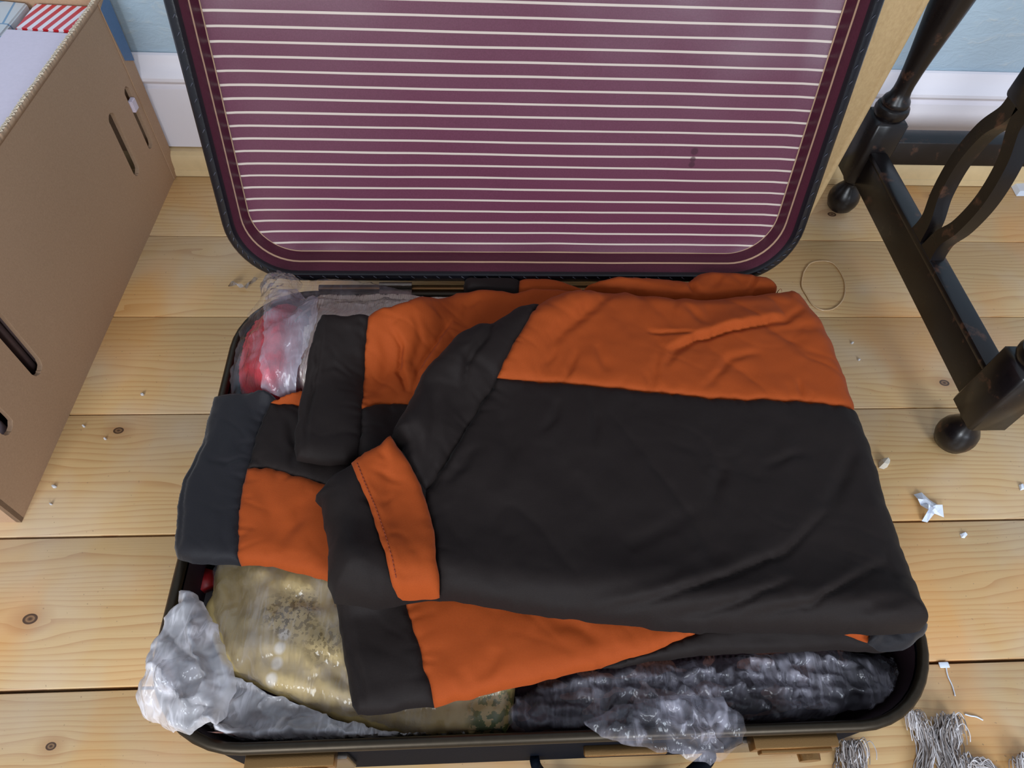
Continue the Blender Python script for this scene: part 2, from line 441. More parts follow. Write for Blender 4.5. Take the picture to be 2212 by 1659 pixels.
def m_lidlining():
    s = NT('striped_lining_paper'); o = s.obj(); sep = s.n('SeparateXYZ'); s.put(sep.inputs[0], o)
    x, z = sep.outputs[0], sep.outputs[2]
    wob = s.math('MULTIPLY', s.math('SUBTRACT', s.noise(s.map(o, (3, 1, 60)), 1.0, 2), .5), .0022)
    u = s.math('FRACT', s.math('DIVIDE', s.math('ADD', s.math('ADD', z, .0052), wob), .01446))
    d = s.math('ABSOLUTE', s.math('SUBTRACT', u, .5))
    st = s.math('SUBTRACT', 1.0, s.math('MULTIPLY', s.math('SUBTRACT', d, .072), 45.0), clamp=True)
    pn = s.noise(o, 700, 3); b = s.noise(o, 8, 3)
    c = s.mix(pn, lin((80, 36, 52)), lin((104, 54, 74))); c = s.mix(s.math('MULTIPLY', b, .4), c, lin((88, 38, 56)))
    blot = None
    for bx, bz, r in ((.266, .154, .0052), (.266, .1445, .004), (.266, .138, .0044)):
        dx = s.math('SUBTRACT', x, bx); dz = s.math('SUBTRACT', z, bz)
        k = s.math('SUBTRACT', 1.0, s.math('DIVIDE', s.math('SQRT', s.math('ADD', s.math('MULTIPLY', dx, dx), s.math('MULTIPLY', dz, dz))), r), clamp=True)
        blot = k if blot is None else s.math('MAXIMUM', blot, k)
    c = s.mix(st, c, lin((190, 174, 162)))
    c = s.mix(s.math('MULTIPLY', s.math('MULTIPLY', blot, 3, clamp=True), .75), c, lin((58, 22, 36)))
    s.set(Base_Color=c, Roughness=.30, Normal=s.bump(pn, .1, .0003)); s.put(s.b.inputs['Specular IOR Level'], .48)
    return s.m
LIDP = m_lidlining()
def m_sidelining():
    s = NT('maroon_side_lining'); uv = s.n('TexCoord').outputs['UV']; sep = s.n('SeparateXYZ'); s.put(sep.inputs[0], uv)
    o = s.obj(); v = s.math('ADD', sep.outputs[1], s.math('MULTIPLY', s.math('SUBTRACT', s.noise(o, 9, 2), .5), .06)); st = None
    for c0, wd in ((.34, .04), (.80, .05)):
        k = s.math('SUBTRACT', 1.0, s.math('MULTIPLY', s.math('SUBTRACT', s.math('ABSOLUTE', s.math('SUBTRACT', v, c0)), wd*.5), 60.0), clamp=True)
        st = k if st is None else s.math('MAXIMUM', st, k)
    pn = s.noise(o, 500, 3)
    c = s.mix(pn, lin((66, 22, 36)), lin((86, 36, 52))); c = s.mix(st, c, lin((206, 170, 138)))
    s.set(Base_Color=c, Roughness=.34, Normal=s.bump(s.noise(o, 60, 4), .35, .002)); return s.m
SIDEL = m_sidelining()

def m_film(name, tint, alpha, rough=.12, white=.5, fs=1.0):
    s = NT(name); o = s.obj()
    tr = s.n('BsdfTransparent'); tr.inputs[0].default_value = (.97, .97, .98, 1)
    df = s.n('BsdfTranslucent'); df.inputs[0].default_value = lin(tint)
    di = s.n('BsdfDiffuse'); di.inputs[0].default_value = lin(tint)
    gl = s.n('BsdfGlossy'); gl.inputs['Roughness'].default_value = rough
    st = None
    for k, (rz, sc1, w_) in enumerate(((.5, 26, 1), (-.7, 40, .8), (1.4, 60, .6))):   # long thin creases in three directions
        nn = s.noise(s.map(o, (1, .22, .4), rot=(0, 0, rz)), sc1*fs, 3, .55, .5)
        q = s.math('SUBTRACT', 1.0, s.math('MULTIPLY', s.math('ABSOLUTE', s.math('SUBTRACT', nn, .5)), 26.0), clamp=True)
        q = s.math('MULTIPLY', q, w_); st = q if st is None else s.math('MAXIMUM', st, q)
    msk = s.math('MULTIPLY', s.math('SUBTRACT', s.noise(o, 18*fs, 3, .5, .6), .42), 4.0, clamp=True)
    big = s.noise(s.map(o, (1, .35, .6), rot=(0, 0, .6)), 30*fs, 2, .4, .3)
    nb = s.bump(s.math('ADD', s.math('MULTIPLY', big, 1.6), s.math('MULTIPLY', st, .3)), .5, .004)
    s.put(gl.inputs['Normal'], nb)
    m1 = s.n('MixShader', i_0=.30, i_1=di.outputs[0], i_2=df.outputs[0])
    f = s.math('ADD', s.math('MULTIPLY_ADD', msk, white*.4, alpha), s.math('MULTIPLY', s.math('MULTIPLY', st, msk), white), clamp=True)
    m2 = s.n('MixShader', i_0=f, i_1=tr.outputs[0], i_2=m1.outputs[0])
    fr = s.n('Fresnel', i_IOR=1.5); s.put(fr.inputs['Normal'], nb)
    m3 = s.n('MixShader', i_0=s.math('MULTIPLY_ADD', fr.outputs[0], .7, .0), i_1=m2.outputs[0], i_2=gl.outputs[0])
    s.put(s.out.inputs[0], m3.outputs[0]); return s.m
FILM_MILKY = m_film('milky_plastic_film', (248, 244, 248), .42, .16, .6)
FILM_CLEAR = m_film('clear_plastic_film', (228, 226, 236), .04, .12, .16)
FILM_HALF = m_film('half_milky_plastic_film', (226, 220, 234), .22, .15, .4)
FILM_GREY = m_film('thin_grey_plastic_film', (206, 202, 216), .07, .2, .42)

BRONZE = m_plain('dark_bronze_rim', (58, 50, 40), .40, .8, 0, 200, .2)
LEATH = m_plain('dark_navy_leatherette', (8, 13, 22), .7, 0, .5, 500, .3, 0, .05)
BRASS = m_plain('tarnished_brass', (150, 116, 74), .32, .95, .12, 900, .12)
STEEL = m_plain('tarnished_steel', (120, 112, 104), .3, .9, .2, 260, .3)
RIMB = m_plain('black_lid_binding', (18, 18, 24), .28, 0, .2, 300, .2)

# ------------------------------------------------------------------ floor
fl = bmesh.new(); box(fl, -1.7, 1.9, -.75, 1.06, -.05, -.022)
floor = link('floor', bm_me(fl, 'floor'), GAPM, kind='structure')
seams = [1.046, .865, .693, .5216, .349, .1776, .004, -.168, -.34, -.52]
gaps = [.001, .0018, .0016, .0018, .0028, .0034, .0032, .002, .002, .002]
for i in range(len(seams)-1):
    bm = bmesh.new(); box(bm, -1.7, 1.9, seams[i+1]+gaps[i+1]/2, seams[i]-gaps[i]/2, -.022, 0, .0011, 2)
    b = link('floor_board', bm_me(bm, 'floor_board', 60), PINE, floor)

# ------------------------------------------------------------------ back wall
def extr(name, prof_yz, x0, x1, mat, parent=None, kind=None, label=None):
    bm = bmesh.new(); A = [bm.verts.new((x0, y, z)) for y, z in prof_yz]; B = [bm.verts.new((x1, y, z)) for y, z in prof_yz]
    n = len(A)
    for i in range(n): bm.faces.new((A[i], A[(i+1) % n], B[(i+1) % n], B[i]))
    bm.faces.new(A); bm.faces.new(list(reversed(B)))
    return link(name, bm_me(bm, name, 30), mat, parent, label, kind=kind)
wall = extr('wall_back', [(1.052, -.02), (1.052, 1.6), (1.12, 1.6), (1.12, -.02)], -1.7, 1.9, WALLP, kind='structure')
extr('baseboard_back', [(1.051, .043), (1.0365, .044), (1.0365, .150), (1.041, .153), (1.041, .157), (1.035, .160), (1.031, .166), (1.031, .171), (1.036, .178),
     (1.042, .184), (1.0445, .193), (1.047, .200), (1.051, .202)], -1.7, 1.9, SKIRT, kind='structure')
PINE2 = m_plain('pale_pine_strip', (214, 186, 140), .4, 0, .1, 60, .12)
extr('trim_1', [(1.050, .001), (1.050, .042), (1.028, .041), (1.022, .037), (1.018, .028), (1.017, .012), (1.015, .011), (1.013, .001)], -1.7, 1.9, PINE2, kind='structure')

bm = bmesh.new(); box(bm, -1.9, 2.1, -1.86, -1.78, -.02, 2.3)
link('wall_front_unseen', bm_me(bm, 'wall_front_unseen'), m_plain('cream_wall', (150, 138, 124), .8), kind='structure')  # unseen wall behind the camera, added to cut the even sheen on the lid

# ------------------------------------------------------------------ suitcase
BX0, BX1, BY0, BY1, BZ, BR = -.275, .424, .090, .600, .158, .088
case = empty('suitcase', ((BX0+BX1)/2, (BY0+BY1)/2, 0), 'open vintage suitcase with dark shell, bronze rim and maroon striped lining', 'suitcase')
def ringloft(name, loops, mat, parent, closed_section=False, cap_last=False, cap_first=False, uv=False, label=None, sharp=40, mtx=None):
    """loops: list of (inset, height/depth) round a rounded rectangle."""
    bm = bmesh.new(); R_ = []
    for L in loops: R_.append([bm.verts.new(p) for p in L])
    n = len(R_[0]); fs = []; uvl = bm.loops.layers.uv.new('UVMap') if uv else None
    K = len(R_); rg = range(K) if closed_section else range(K-1)
    for k in rg:
        A, B = R_[k], R_[(k+1) % K]
        for i in range(n):
            f = bm.faces.new((A[i], A[(i+1) % n], B[(i+1) % n], B[i]))
            if uv:
                for lp, (uu, vv) in zip(f.loops, ((i, k), (i+1, k), (i+1, k+1), (i, k+1))): lp[uvl].uv = (uu/n, vv/(K-1))
    if cap_last: bm.faces.new(R_[-1])
    if cap_first: bm.faces.new(list(reversed(R_[0])))
    me = bm_me(bm, name, sharp)
    return link(name, me, mat, parent, label)
def loopat(ins, z, r0=BR, n=10): return [(x, y, z) for x, y in rrect(BX0+ins, BX1-ins, BY0+ins, BY1-ins, max(r0-ins, .01), n)]
ringloft('base_shell', [loopat(.030, .0), loopat(.012, .004), loopat(.004, .016), loopat(.002, .03), loopat(.002, .153), loopat(.006, .153), loopat(.008, .012), loopat(.02, .010)], LEATH, case, cap_last=True, cap_first=True)
ringloft('base_rim', [loopat(-.001, .152), loopat(-.001, .155), loopat(.0012, .1575), loopat(.004, .1585), loopat(.007, .1575), loopat(.0082, .155), loopat(.0082, .152), loopat(.0065, .151)], BRONZE, case, closed_section=True, sharp=50)
ringloft('base_lining', [loopat(.0085, .149), loopat(.012, .12), loopat(.013, .06), loopat(.016, .022), loopat(.03, .016)], m_plain('shaded_maroon_lining', (34, 16, 24), .6), case, cap_last=True)  # shade inside the case is put into this darker maroon

# lid, in its own leaning frame: local x across, local z up the lid, local y the depth behind the rim
LA = math.radians(13.5); LO = Vector((0, .610, .164)); LX0, LX1, LH, LR = -.283, .409, .512, .075
def lid_part(o):
    o.rotation_euler = (-LA, 0, 0); o.location = LO-Vector(origin(case)); return o
def lidloop(ins, d, r0=LR): return [(x, d, z) for x, z in rrect(LX0+ins, LX1-ins, ins, LH-ins, max(r0-ins, .012), 12)]
lid_part(ringloft('lid_shell', [lidloop(0.002, .004), lidloop(.001, .02), lidloop(.002, .060), lidloop(.01, .074), lidloop(.03, .080), lidloop(.05, .081)], LEATH, case, cap_last=True))
lid_part(ringloft('lid_rim', [lidloop(-.001, .010), lidloop(-.001, .001), lidloop(.002, -.002), lidloop(.009, -.002), lidloop(.0115, .001), lidloop(.0115, .012)], RIMB, case, closed_section=True, sharp=50))
lid_part(ringloft('side_lining', [lidloop(.0105, .002), lidloop(.0145, .010), lidloop(.0160, .018), lidloop(.0175, .026), lidloop(.0185, .033), lidloop(.020, .0385), lidloop(.022, .0415)], SIDEL, case, uv=True, label='maroon side lining with thin cream lines'))
# lid stripes panel
bm = bmesh.new(); outl = rrect(LX0+.0205, LX1-.0205, .0205, LH-.0205, LR-.022, 12)
nx, nz = 90, 60; P2 = dens(outl, .012); nb = len(P2)
G = [(x, z) for x in np.arange(LX0+.03, LX1-.02, .012) for z in np.arange(.03, LH-.02, .012)]
G = np.array(G); G = G[inside(G, P2)]; G = G[dist_segs(G, list(zip(P2, P2[1:]+P2[:1]))) > .006]
vo, eo, fo, *_ = delaunay_2d_cdt([Vector(p) for p in P2]+[Vector(q) for q in G], [(i, (i+1) % nb) for i in range(nb)], [], 1, 1e-7)
Q = np.array([tuple(v) for v in vo]); yy = .0405+.0018*fbm(Q[:, 0]*9, Q[:, 1]*9)-.003*np.exp(-dist_segs(Q, list(zip(P2, P2[1:]+P2[:1])))/.01)
me = bpy.data.meshes.new('lid_lining'); me.from_pydata([(a, c, b) for (a, b), c in zip(Q, yy)], [], [tuple(f) for f in fo]); me.update()
lid_part(link('lid_lining', me, LIDP, case, 'maroon lining paper with thin cream horizontal stripes'))
# stitches round the lid binding
bm = bmesh.new(); L = dens(rrect(LX0+.0065, LX1-.0065, .0065, LH-.0065, LR-.006, 12), .0155)
for i, (x, z) in enumerate(L):
    x2, z2 = L[(i+1) % len(L)]; t = Vector((x2-x, 0, z2-z)).normalized(); nrm = Vector((t.z, 0, -t.x))
    p = Vector((x, -.0024, z)); d = (t*.8+nrm*.6).normalized()
    tube(bm, [p-d*.0024, p+d*.0024], .00055, 5)
st = lid_part(link('stitching', bm_me(bm, 'stitching', 0), m_plain('grey_thread', (62, 62, 72), .6), case, 'grey stitches round the black lid binding', kind='stuff'))
# hinge strip behind the base
bm = bmesh.new(); box(bm, BX0+.09, BX1-.09, .5995, .607, .146, .160, .001)
link('hinge_strip', bm_me(bm, 'hinge_strip'), BRASS, case, 'brass coloured hinge strip')
for hx in (-.09, .24):
    bm = bmesh.new(); tube(bm, [(hx-.02, .6035, .163), (hx+.02, .6035, .163)], .0035, 12); box(bm, hx-.02, hx+.02, .590, .6035, .1585, .1605, .0005)
    link('hinge', bm_me(bm, 'hinge'), STEEL, case)
# front latches and handle
def latch(x0, x1, knobx=None, dark=False):
    bm = bmesh.new(); box(bm, x0, x1, .0795, .0925, .128, .1455, .0015); box(bm, x0+.006, x1-.006, .0765, .08, .131, .142, .001)
    o = link('latch', bm_me(bm, 'latch'), BRASS, case)
    bm = bmesh.new(); box(bm, x0-.004, x1+.008, .0865, .0925, .070, .1275, .002)
    link('latch_plate', bm_me(bm, 'latch_plate'), STEEL, o)
    if knobx:
        bm = bmesh.new(); r = bmesh.ops.create_cone(bm, cap_ends=True, segments=24, radius1=.0105, radius2=.0095, depth=.012)
        for v in r['verts']: v.co = Vector((knobx+v.co.x, .079-v.co.z*.9, .104+v.co.y))
        link('knob', bm_me(bm, 'knob'), BRASS, o)
latch(.243, .318, .306); latch(-.186, -.113)
bm = bmesh.new(); box(bm, .100, .175, .083, .0925, .108, .114, .002)
h_ = link('handle_mount', bm_me(bm, 'handle_mount'), BRASS, case)
bm = bmesh.new(); tube(bm, catmull([(.06, .088, .062), (.066, .080, .040), (.09, .066, .012), (.19, .066, .012), (.224, .080, .040), (.23, .088, .062)], 6), .008, 12, flat=.6)
link('handle', bm_me(bm, 'handle', 0), LEATH, case, 'dark leather carrying handle')

# ------------------------------------------------------------------ tan panel behind the lid
bm = bmesh.new(); R5 = Matrix.Translation((0, .856, 0)) @ Matrix.Rotation(math.radians(2.8), 4, 'X')
box(bm, -.18, .549, 0, .010, 0, .72, .001, 1, R5)
pan = empty('fibreboard_sheet', (.18, .845, 0), 'tall tan fibreboard sheet standing upright behind the open suitcase lid', 'board')
s_ = NT('tan_fibreboard'); o_ = s_.obj(); n_ = s_.noise(s_.map(o_, (1, 1, .5)), 300, 5, .7)
s_.set(Base_Color=s_.mix(n_, lin((162, 130, 88)), lin((206, 176, 130))), Roughness=.75, Normal=s_.bump(n_, .2, .001))
link('sheet', bm_me(bm, 'sheet'), s_.m, pan)
bm = bmesh.new(); tube(bm, [R5 @ Vector((.5495, .004, z)) for z in np.linspace(.002, .72, 12)], .0062, 10)
link('rounded_edge', bm_me(bm, 'rounded_edge', 50), s_.m, pan)

# ------------------------------------------------------------------ gateleg table
LXc = .658; table = empty('gateleg_table', (LXc, .70, 0), 'dark stained wooden table with turned legs and bun feet', 'table')
def leg(cy, top=.52):
    bm = bmesh.new()
    lathe(bm, [(.006, 0), (.014, .001), (.0215, .008), (.0255, .019), (.0262, .027), (.0245, .036), (.019, .046), (.0135, .054), (.0125, .060), (.0165, .063), (.0185, .067), (.0185, .072), (.012, .074)], LXc, cy)
    lathe(bm, [(.012, .185), (.0225, .187), (.0255, .192), (.0262, .198), (.0245, .204), (.0205, .206), (.0215, .210), (.0200, .215), (.0155, .221), (.0138, .230), (.0136, .240), (.0150, .262), (.0180, .290), (.0225, .325),
              (.0275, .365), (.0315, .400), (.033, .430), (.031, .460), (.024, .485), (.018, .50), (.022, .51), (.022, top)], LXc, cy)
    b2 = bmesh.new(); box(b2, LXc-.0265, LXc+.0265, cy-.0265, cy+.0265, .072, .187, .005, 1)
    me = bm_me(bm, 'leg'); o = link('leg', me, DWOOD, table)
    link('leg_block', bm_me(b2, 'leg_block'), DWOOD, o)
leg(.947); leg(.463)
bm = bmesh.new(); box(bm, LXc-.012, LXc+.012, .488, .922, .074, .133, .002); box(bm, LXc-.0145, LXc+.0145, .488, .922, .126, .137, .004)
link('stretcher', bm_me(bm, 'stretcher'), DWOOD, table)
bm = bmesh.new(); box(bm, LXc+.024, 1.25, .930, .966, .106, .150, .003)
link('stretcher', bm_me(bm, 'stretcher'), DWOOD, table)
# lyre support standing on the stretcher: flat sawn straps
def strap(bm, pts, w_, t_, xc):
    P = catmull([(y, z, 0) for y, z in pts], 8); A = []
    for i, p in enumerate(P):
        a = P[max(i-1, 0)]; b = P[min(i+1, len(P)-1)]; t = (b-a).normalized(); n = Vector((-t.y, t.x, 0)); k = i/(len(P)-1)
        ww = w_*(1+.7*abs(2*k-1)**3)
        q = [p+n*ww/2, p-n*ww/2]
        A.append([bm.verts.new((xc-t_/2, q[0].x, q[0].y)), bm.verts.new((xc-t_/2, q[1].x, q[1].y)), bm.verts.new((xc+t_/2, q[1].x, q[1].y)), bm.verts.new((xc+t_/2, q[0].x, q[0].y))])
    for a, b in zip(A, A[1:]):
        for k in range(4): bm.faces.new((a[k], a[(k+1) % 4], b[(k+1) % 4], b[k]))
    bm.faces.new(A[0]); bm.faces.new(list(reversed(A[-1])))
ly = .712
for sgn, off in ((1, .0), (-1, .0)):
    bm = bmesh.new()
    pts = [(ly+sgn*.018, .136), (ly+sgn*.020, .165), (ly+sgn*.034, .200), (ly+sgn*.040, .250), (ly+sgn*.032, .300), (ly+sgn*.014, .335), (ly+sgn*.010, .362)]
    strap(bm, pts, .019, .020, LXc-.003)
    link('lyre_strap', bm_me(bm, 'lyre_strap', 40), DWOOD, table)
bm = bmesh.new(); box(bm, LXc-.016, LXc+.012, ly-.030, ly+.030, .350, .395, .006, 2); box(bm, LXc-.014, LXc+.009, ly-.014, ly+.014, .39, .52, .003)
link('lyre_block', bm_me(bm, 'lyre_block'), DWOOD, table)
bm = bmesh.new(); box(bm, LXc-.04, 1.28, .43, .985, .515, .535, .003)
bm.free()

# ------------------------------------------------------------------ cardboard box
A0 = Vector((-.5052, 1.030)); A1 = Vector((-.535, .3685)); BD = (A1-A0).normalized(); BN = Vector((-BD.y, BD.x))  # BD runs towards the camera
if BN.x > 0: BN = -BN                                                     # points into the box
BL = (A1-A0).length; BH = .300
cbox = empty('cardboard_box', (-.74, .70, 0), 'large open brown cardboard box with hand slots and blue tape, left of the suitcase', 'box')
def boxpt(u, d, z): p = A0+BD*u+BN*d; return Vector((p.x, p.y, z))
def plate(name, outer, holes, f3, th, mat, parent, label=None, jag=0):
    pts = list(outer); loops = [list(range(len(outer)))]; hp = []
    for h in holes: loops.append(list(range(len(pts), len(pts)+len(h)))); pts += h
    E_ = [(l[i], l[(i+1) % len(l)]) for l in loops for i in range(len(l))]
    vo, eo, fo, *_ = delaunay_2d_cdt([Vector(p) for p in pts], E_, [], 1, 1e-7)
    Q = [tuple(v) for v in vo]; Qn = np.array(Q); F_ = []
    for f in fo:
        c = Qn[list(f)].mean(0)[None]
        if any(inside(c, h)[0] for h in holes): continue
        F_.append(tuple(f))
    n = len(Q); V = [f3(u, z, 0) for u, z in Q]+[f3(u, z, th) for u, z in Q]; faces = []
    ec = set()
    for f in F_:
        a, b, c = f
        if (Q[b][0]-Q[a][0])*(Q[c][1]-Q[a][1])-(Q[b][1]-Q[a][1])*(Q[c][0]-Q[a][0]) < 0: b, c = c, b
        faces += [(a, b, c), (a+n, c+n, b+n)]
        for e in ((a, b), (b, c), (c, a)): ec.add(e)
    for a, b in ec:
        if (b, a) not in ec: faces.append((b, a, a+n, b+n))
    me = bpy.data.meshes.new(name); me.from_pydata(V, [], faces); me.update()
    bm = bmesh.new(); bm.from_mesh(me); bmesh.ops.recalc_face_normals(bm, faces=bm.faces); flat_edges(bm, 30); bm.to_mesh(me); bm.free()
    return link(name, me, mat, parent, label)
def slot(u0, u1, z0, z1):
    r = (u1-u0)/2*.98; return [(x+random.uniform(-1, 1)*.0006, z+random.uniform(-1, 1)*.0006) for x, z in rrect(u0, u1, z0, z1, r, 6)]
CT = .006
holes = [slot(.042, .060, .083, .188), slot(.108, .129, .083, .188), slot(.488, .512, .083, .188), slot(.573, .596, .083, .188)]
plate('side_wall', dens([(0, 0), (BL, 0), (BL, BH), (0, BH)], .05), holes, lambda u, z, d: boxpt(u, d, z), CT, CARD, cbox, 'side wall with four hand slots')
BW = .50
plate('end_wall', dens([(0, 0), (BW, 0), (BW, BH), (0, BH)], .08), [], lambda u, z, d: boxpt(BL-d, u, z), CT, CARD, cbox)
plate('end_wall', dens([(CT, 0), (BW, 0), (BW, BH), (CT, BH)], .08), [], lambda u, z, d: boxpt(d, u, z), CT, CARD, cbox)
plate('side_wall', dens([(0, 0), (BL, 0), (BL, BH), (0, BH)], .08), [], lambda u, z, d: boxpt(u, BW-d, z), CT, CARD, cbox)
bm = bmesh.new(); vs = [bm.verts.new(boxpt(u, d, .004)) for u, d in ((0, 0), (BL, 0), (BL, BW), (0, BW))]; bm.faces.new(vs)
bmesh.ops.solidify(bm, geom=bm.faces[:], thickness=.003); link('bottom', bm_me(bm, 'bottom'), CARD, cbox)
# torn corrugated top edge: two liner lips and the flutes between
bm = bmesh.new(); N_ = int(BL/.0032); Vf = []
for i in range(N_+1):
    u = i*BL/N_; d = CT*(.18 if i % 2 else .82); zt = BH+.0025+.0018*random.random()
    Vf.append((bm.verts.new(boxpt(u, d, BH-.001)), bm.verts.new(boxpt(u, d, zt)), bm.verts.new(boxpt(u, d+.0008, zt)), bm.verts.new(boxpt(u, d+.0008, BH-.001))))
for a, b in zip(Vf, Vf[1:]):
    for k in range(3): bm.faces.new((a[k], b[k], b[k+1], a[k+1]))
LINER = m_plain('pale_torn_liner', (214, 198, 176), .8, 0, .3, 500, .15)
link('corrugated_edge', bm_me(bm, 'corrugated_edge', 0), LINER, cbox, 'pale torn corrugated top edge', smooth=False)
for dd in (-.0003, CT-.0007):
    bm = bmesh.new(); prev = None
    for i in range(N_*2+1):
        u = i*BL/(N_*2); zt = BH+.002+.002*random.random()
        q = [bm.verts.new(boxpt(u, dd, BH-.004)), bm.verts.new(boxpt(u, dd, zt)), bm.verts.new(boxpt(u, dd+.001, zt)), bm.verts.new(boxpt(u, dd+.001, BH-.004))]
        if prev:
            for k in range(4): bm.faces.new((prev[k], q[k], q[(k+1) % 4], prev[(k+1) % 4]))
        prev = q
    link('liner_edge', bm_me(bm, 'liner_edge', 0), CARD if dd < 0 else LINER, cbox)
# glued corner strip and blue tape
plate('corner_strip', dens([(.001, .001), (.026, .001), (.030, .298), (.001, .298)], .05), [], lambda u, z, d: boxpt(u, -.0002-d, z), .0012, CARD, cbox, 'overlapping glued corner strip')
plate('blue_tape', [(-.0008, .200), (.024, .214), (.031, .292), (-.0008, .300)], [], lambda u, z, d: boxpt(u, -.0016-d, z), .0006, m_plain('blue_tape', (84, 114, 152), .6, 0, .2, 200, .1), cbox, 'piece of blue tape at the far corner')

# things inside the cardboard box
def solid(name, pts8, mat, label, cat, bev=.004, group=None, seg=2):
    bm = bmesh.new(); v = [bm.verts.new(p) for p in pts8]
    for f in ((0, 1, 2, 3), (7, 6, 5, 4), (0, 4, 5, 1), (1, 5, 6, 2), (2, 6, 7, 3), (3, 7, 4, 0)): bm.faces.new([v[i] for i in f])
    if bev: bmesh.ops.bevel(bm, geom=bm.edges[:], offset=bev, segments=seg, affect='EDGES')
    me = bm_me(bm, name); o = link(name, me, mat); tag(o, label, cat, group); return o
def bxs(u0, u1, d0, d1, z0, z1, dz=0):
    return [boxpt(u0, d0, z0), boxpt(u1, d0, z0), boxpt(u1, d1, z0), boxpt(u0, d1, z0), boxpt(u0, d0, z1), boxpt(u1, d0, z1), boxpt(u1, d1, z1+dz), boxpt(u0, d1, z1+dz)]
LIL = m_plain('lilac_white_card', (214, 200, 212), .5, 0, .1, 200, .06)
solid('storage_carton', bxs(.086, .64, .009, .105, .25, .288, .002), LIL, 'pale lilac white carton lid lying along the inside of the cardboard box', 'carton', .004)
s_ = NT('red_white_striped_paper'); o_ = s_.obj(); sp = s_.n('SeparateXYZ'); s_.put(sp.inputs[0], o_)
f_ = s_.math('FRACT', s_.math('MULTIPLY', s_.math('SUBTRACT', s_.math('ADD', sp.outputs[0], s_.math('MULTIPLY', sp.outputs[2], .3)), s_.math('MULTIPLY', sp.outputs[1], .30)), 72.0))
s_.set(Base_Color=s_.mix(s_.math('GREATER_THAN', f_, .48), lin((236, 226, 230)), lin((206, 40, 48))), Roughness=.3)
solid('gift_box', bxs(.012, .080, .012, .098, .20, .286), s_.m, 'small gift box in red and white striped paper inside the cardboard box', 'box', .002)
s_ = NT('printed_map_paper'); o_ = s_.obj(); vo_ = s_.n('TexVoronoi', feature='DISTANCE_TO_EDGE', i_Scale=22.0); s_.put(vo_.inputs['Vector'], o_)
s_.set(Base_Color=s_.mix(s_.math('LESS_THAN', vo_.outputs[0], .03), s_.mix(s_.noise(o_, 12, 3), lin((214, 204, 196)), lin((186, 196, 204))), lin((120, 150, 176))), Roughness=.5)
solid('folded_map', bxs(.012, .55, .108, .32, .262, .286, .012), s_.m, 'folded pale printed map lying in the far left of the cardboard box', 'map', .002)
MAR = m_plain('brown_card', (92, 70, 66), .6, 0, .2, 120, .2)
for k in range(4):
    solid('card_folder', bxs(.470+.012*k, .478+.012*k, .012+.004*k, .10, .02, .20+.004*k), MAR, ['brown card folder seen through the near hand slots, outermost', 'second brown card folder seen through the near hand slots',
          'third brown card folder seen through the near hand slots', 'innermost brown card folder seen through the near hand slots'][k], 'folder', .0015, 'card folders inside the cardboard box', 1)
solid('white_plastic_scrap', bxs(.044, .058, -.004, .003, .150, .168), LIL, 'scrap of white plastic poking out of the farthest hand slot of the cardboard box', 'scrap', .001)
bm = bmesh.new()
sp_ = []
for i in range(120):
    a = i*.21; r = .006+.00022*i; c = boxpt(.588, .040, 0)
    sp_.append((c.x+r*math.cos(a), c.y+r*math.sin(a)))
for (a, b) in zip(sp_, sp_[1:]):
    vs = [bm.verts.new((a[0], a[1], .012)), bm.verts.new((b[0], b[1], .012)), bm.verts.new((b[0], b[1], .150)), bm.verts.new((a[0], a[1], .150))]; bm.faces.new(vs)
bmesh.ops.remove_doubles(bm, verts=bm.verts[:], dist=1e-5)
r_ = link('paper_roll', bm_me(bm, 'paper_roll', 0), m_plain('pinkish_white_paper', (226, 206, 212), .6)); tag(r_, 'rolled pinkish white paper standing inside the nearest hand slot', 'paper roll')
solid('dark_green_book', bxs(.434, .462, .016, .09, .014, .185), m_plain('dark_green_cloth', (42, 56, 50), .6), 'dark green book behind the near pair of hand slots', 'book', .002)

# ------------------------------------------------------------------ contents of the suitcase
inner = rrect(BX0+.016, BX1-.016, BY0+.016, BY1-.016, BR-.016)
rimo = rrect(BX0, BX1, BY0, BY1, BR); rimi = rrect(BX0+.009, BX1-.009, BY0+.009, BY1-.009, BR-.009)
hh = HF.reshape(-1); mo = inside(GP, rimo); mi = inside(GP, rimi); hh[mo] = .160; hh[mi] = .030; HF = hh.reshape(GNX, GNY); RIMM = (mo & ~mi).reshape(GNX, GNY)

# dark knitted blanket filling the case
s_ = NT('dark_knit'); o_ = s_.obj(); wv_ = s_.n('TexWave', wave_type='BANDS', bands_direction='X', i_Scale=55.0, i_Distortion=2.5, i_Detail=1.0); s_.put(wv_.inputs[0], o_)
w2_ = s_.n('TexWave', wave_type='BANDS', bands_direction='Y', i_Scale=42.0, i_Distortion=2.0); s_.put(w2_.inputs[0], o_)
kn = s_.math('MULTIPLY', wv_.outputs[1], w2_.outputs[1])
pt = s_.math('GREATER_THAN', s_.noise(s_.map(o_, (1, 2.2, 1)), 32, 1), .56)
s_.set(Base_Color=s_.mix(pt, lin((44, 22, 30)), lin((120, 78, 66))), Roughness=.9, Normal=s_.bump(kn, .9, .003))
def worldpoly(P, z):          # helper: outline given in metres -> pixel list for layer()
    out = []
    for x, y in P:
        v = Vector((x, y, z-CAM_H)); d = v.dot(CF); out.append((1106+FPX*v.dot(CR)/d, 829.5-FPX*v.dot(CU)/d))
    return out
kb = layer([('knitted_blanket', worldpoly([(BX0+.035, BY0+.03), (BX1-.09, BY0+.022), (BX1-.045, BY0+.07), (BX1-.04, BY1-.05), (BX0+.04, BY1-.035), (BX0+.022, .3)], .10), s_.m, None)], .10, .035, .080, .05, step=.008, crum=(.012, 3, 12))
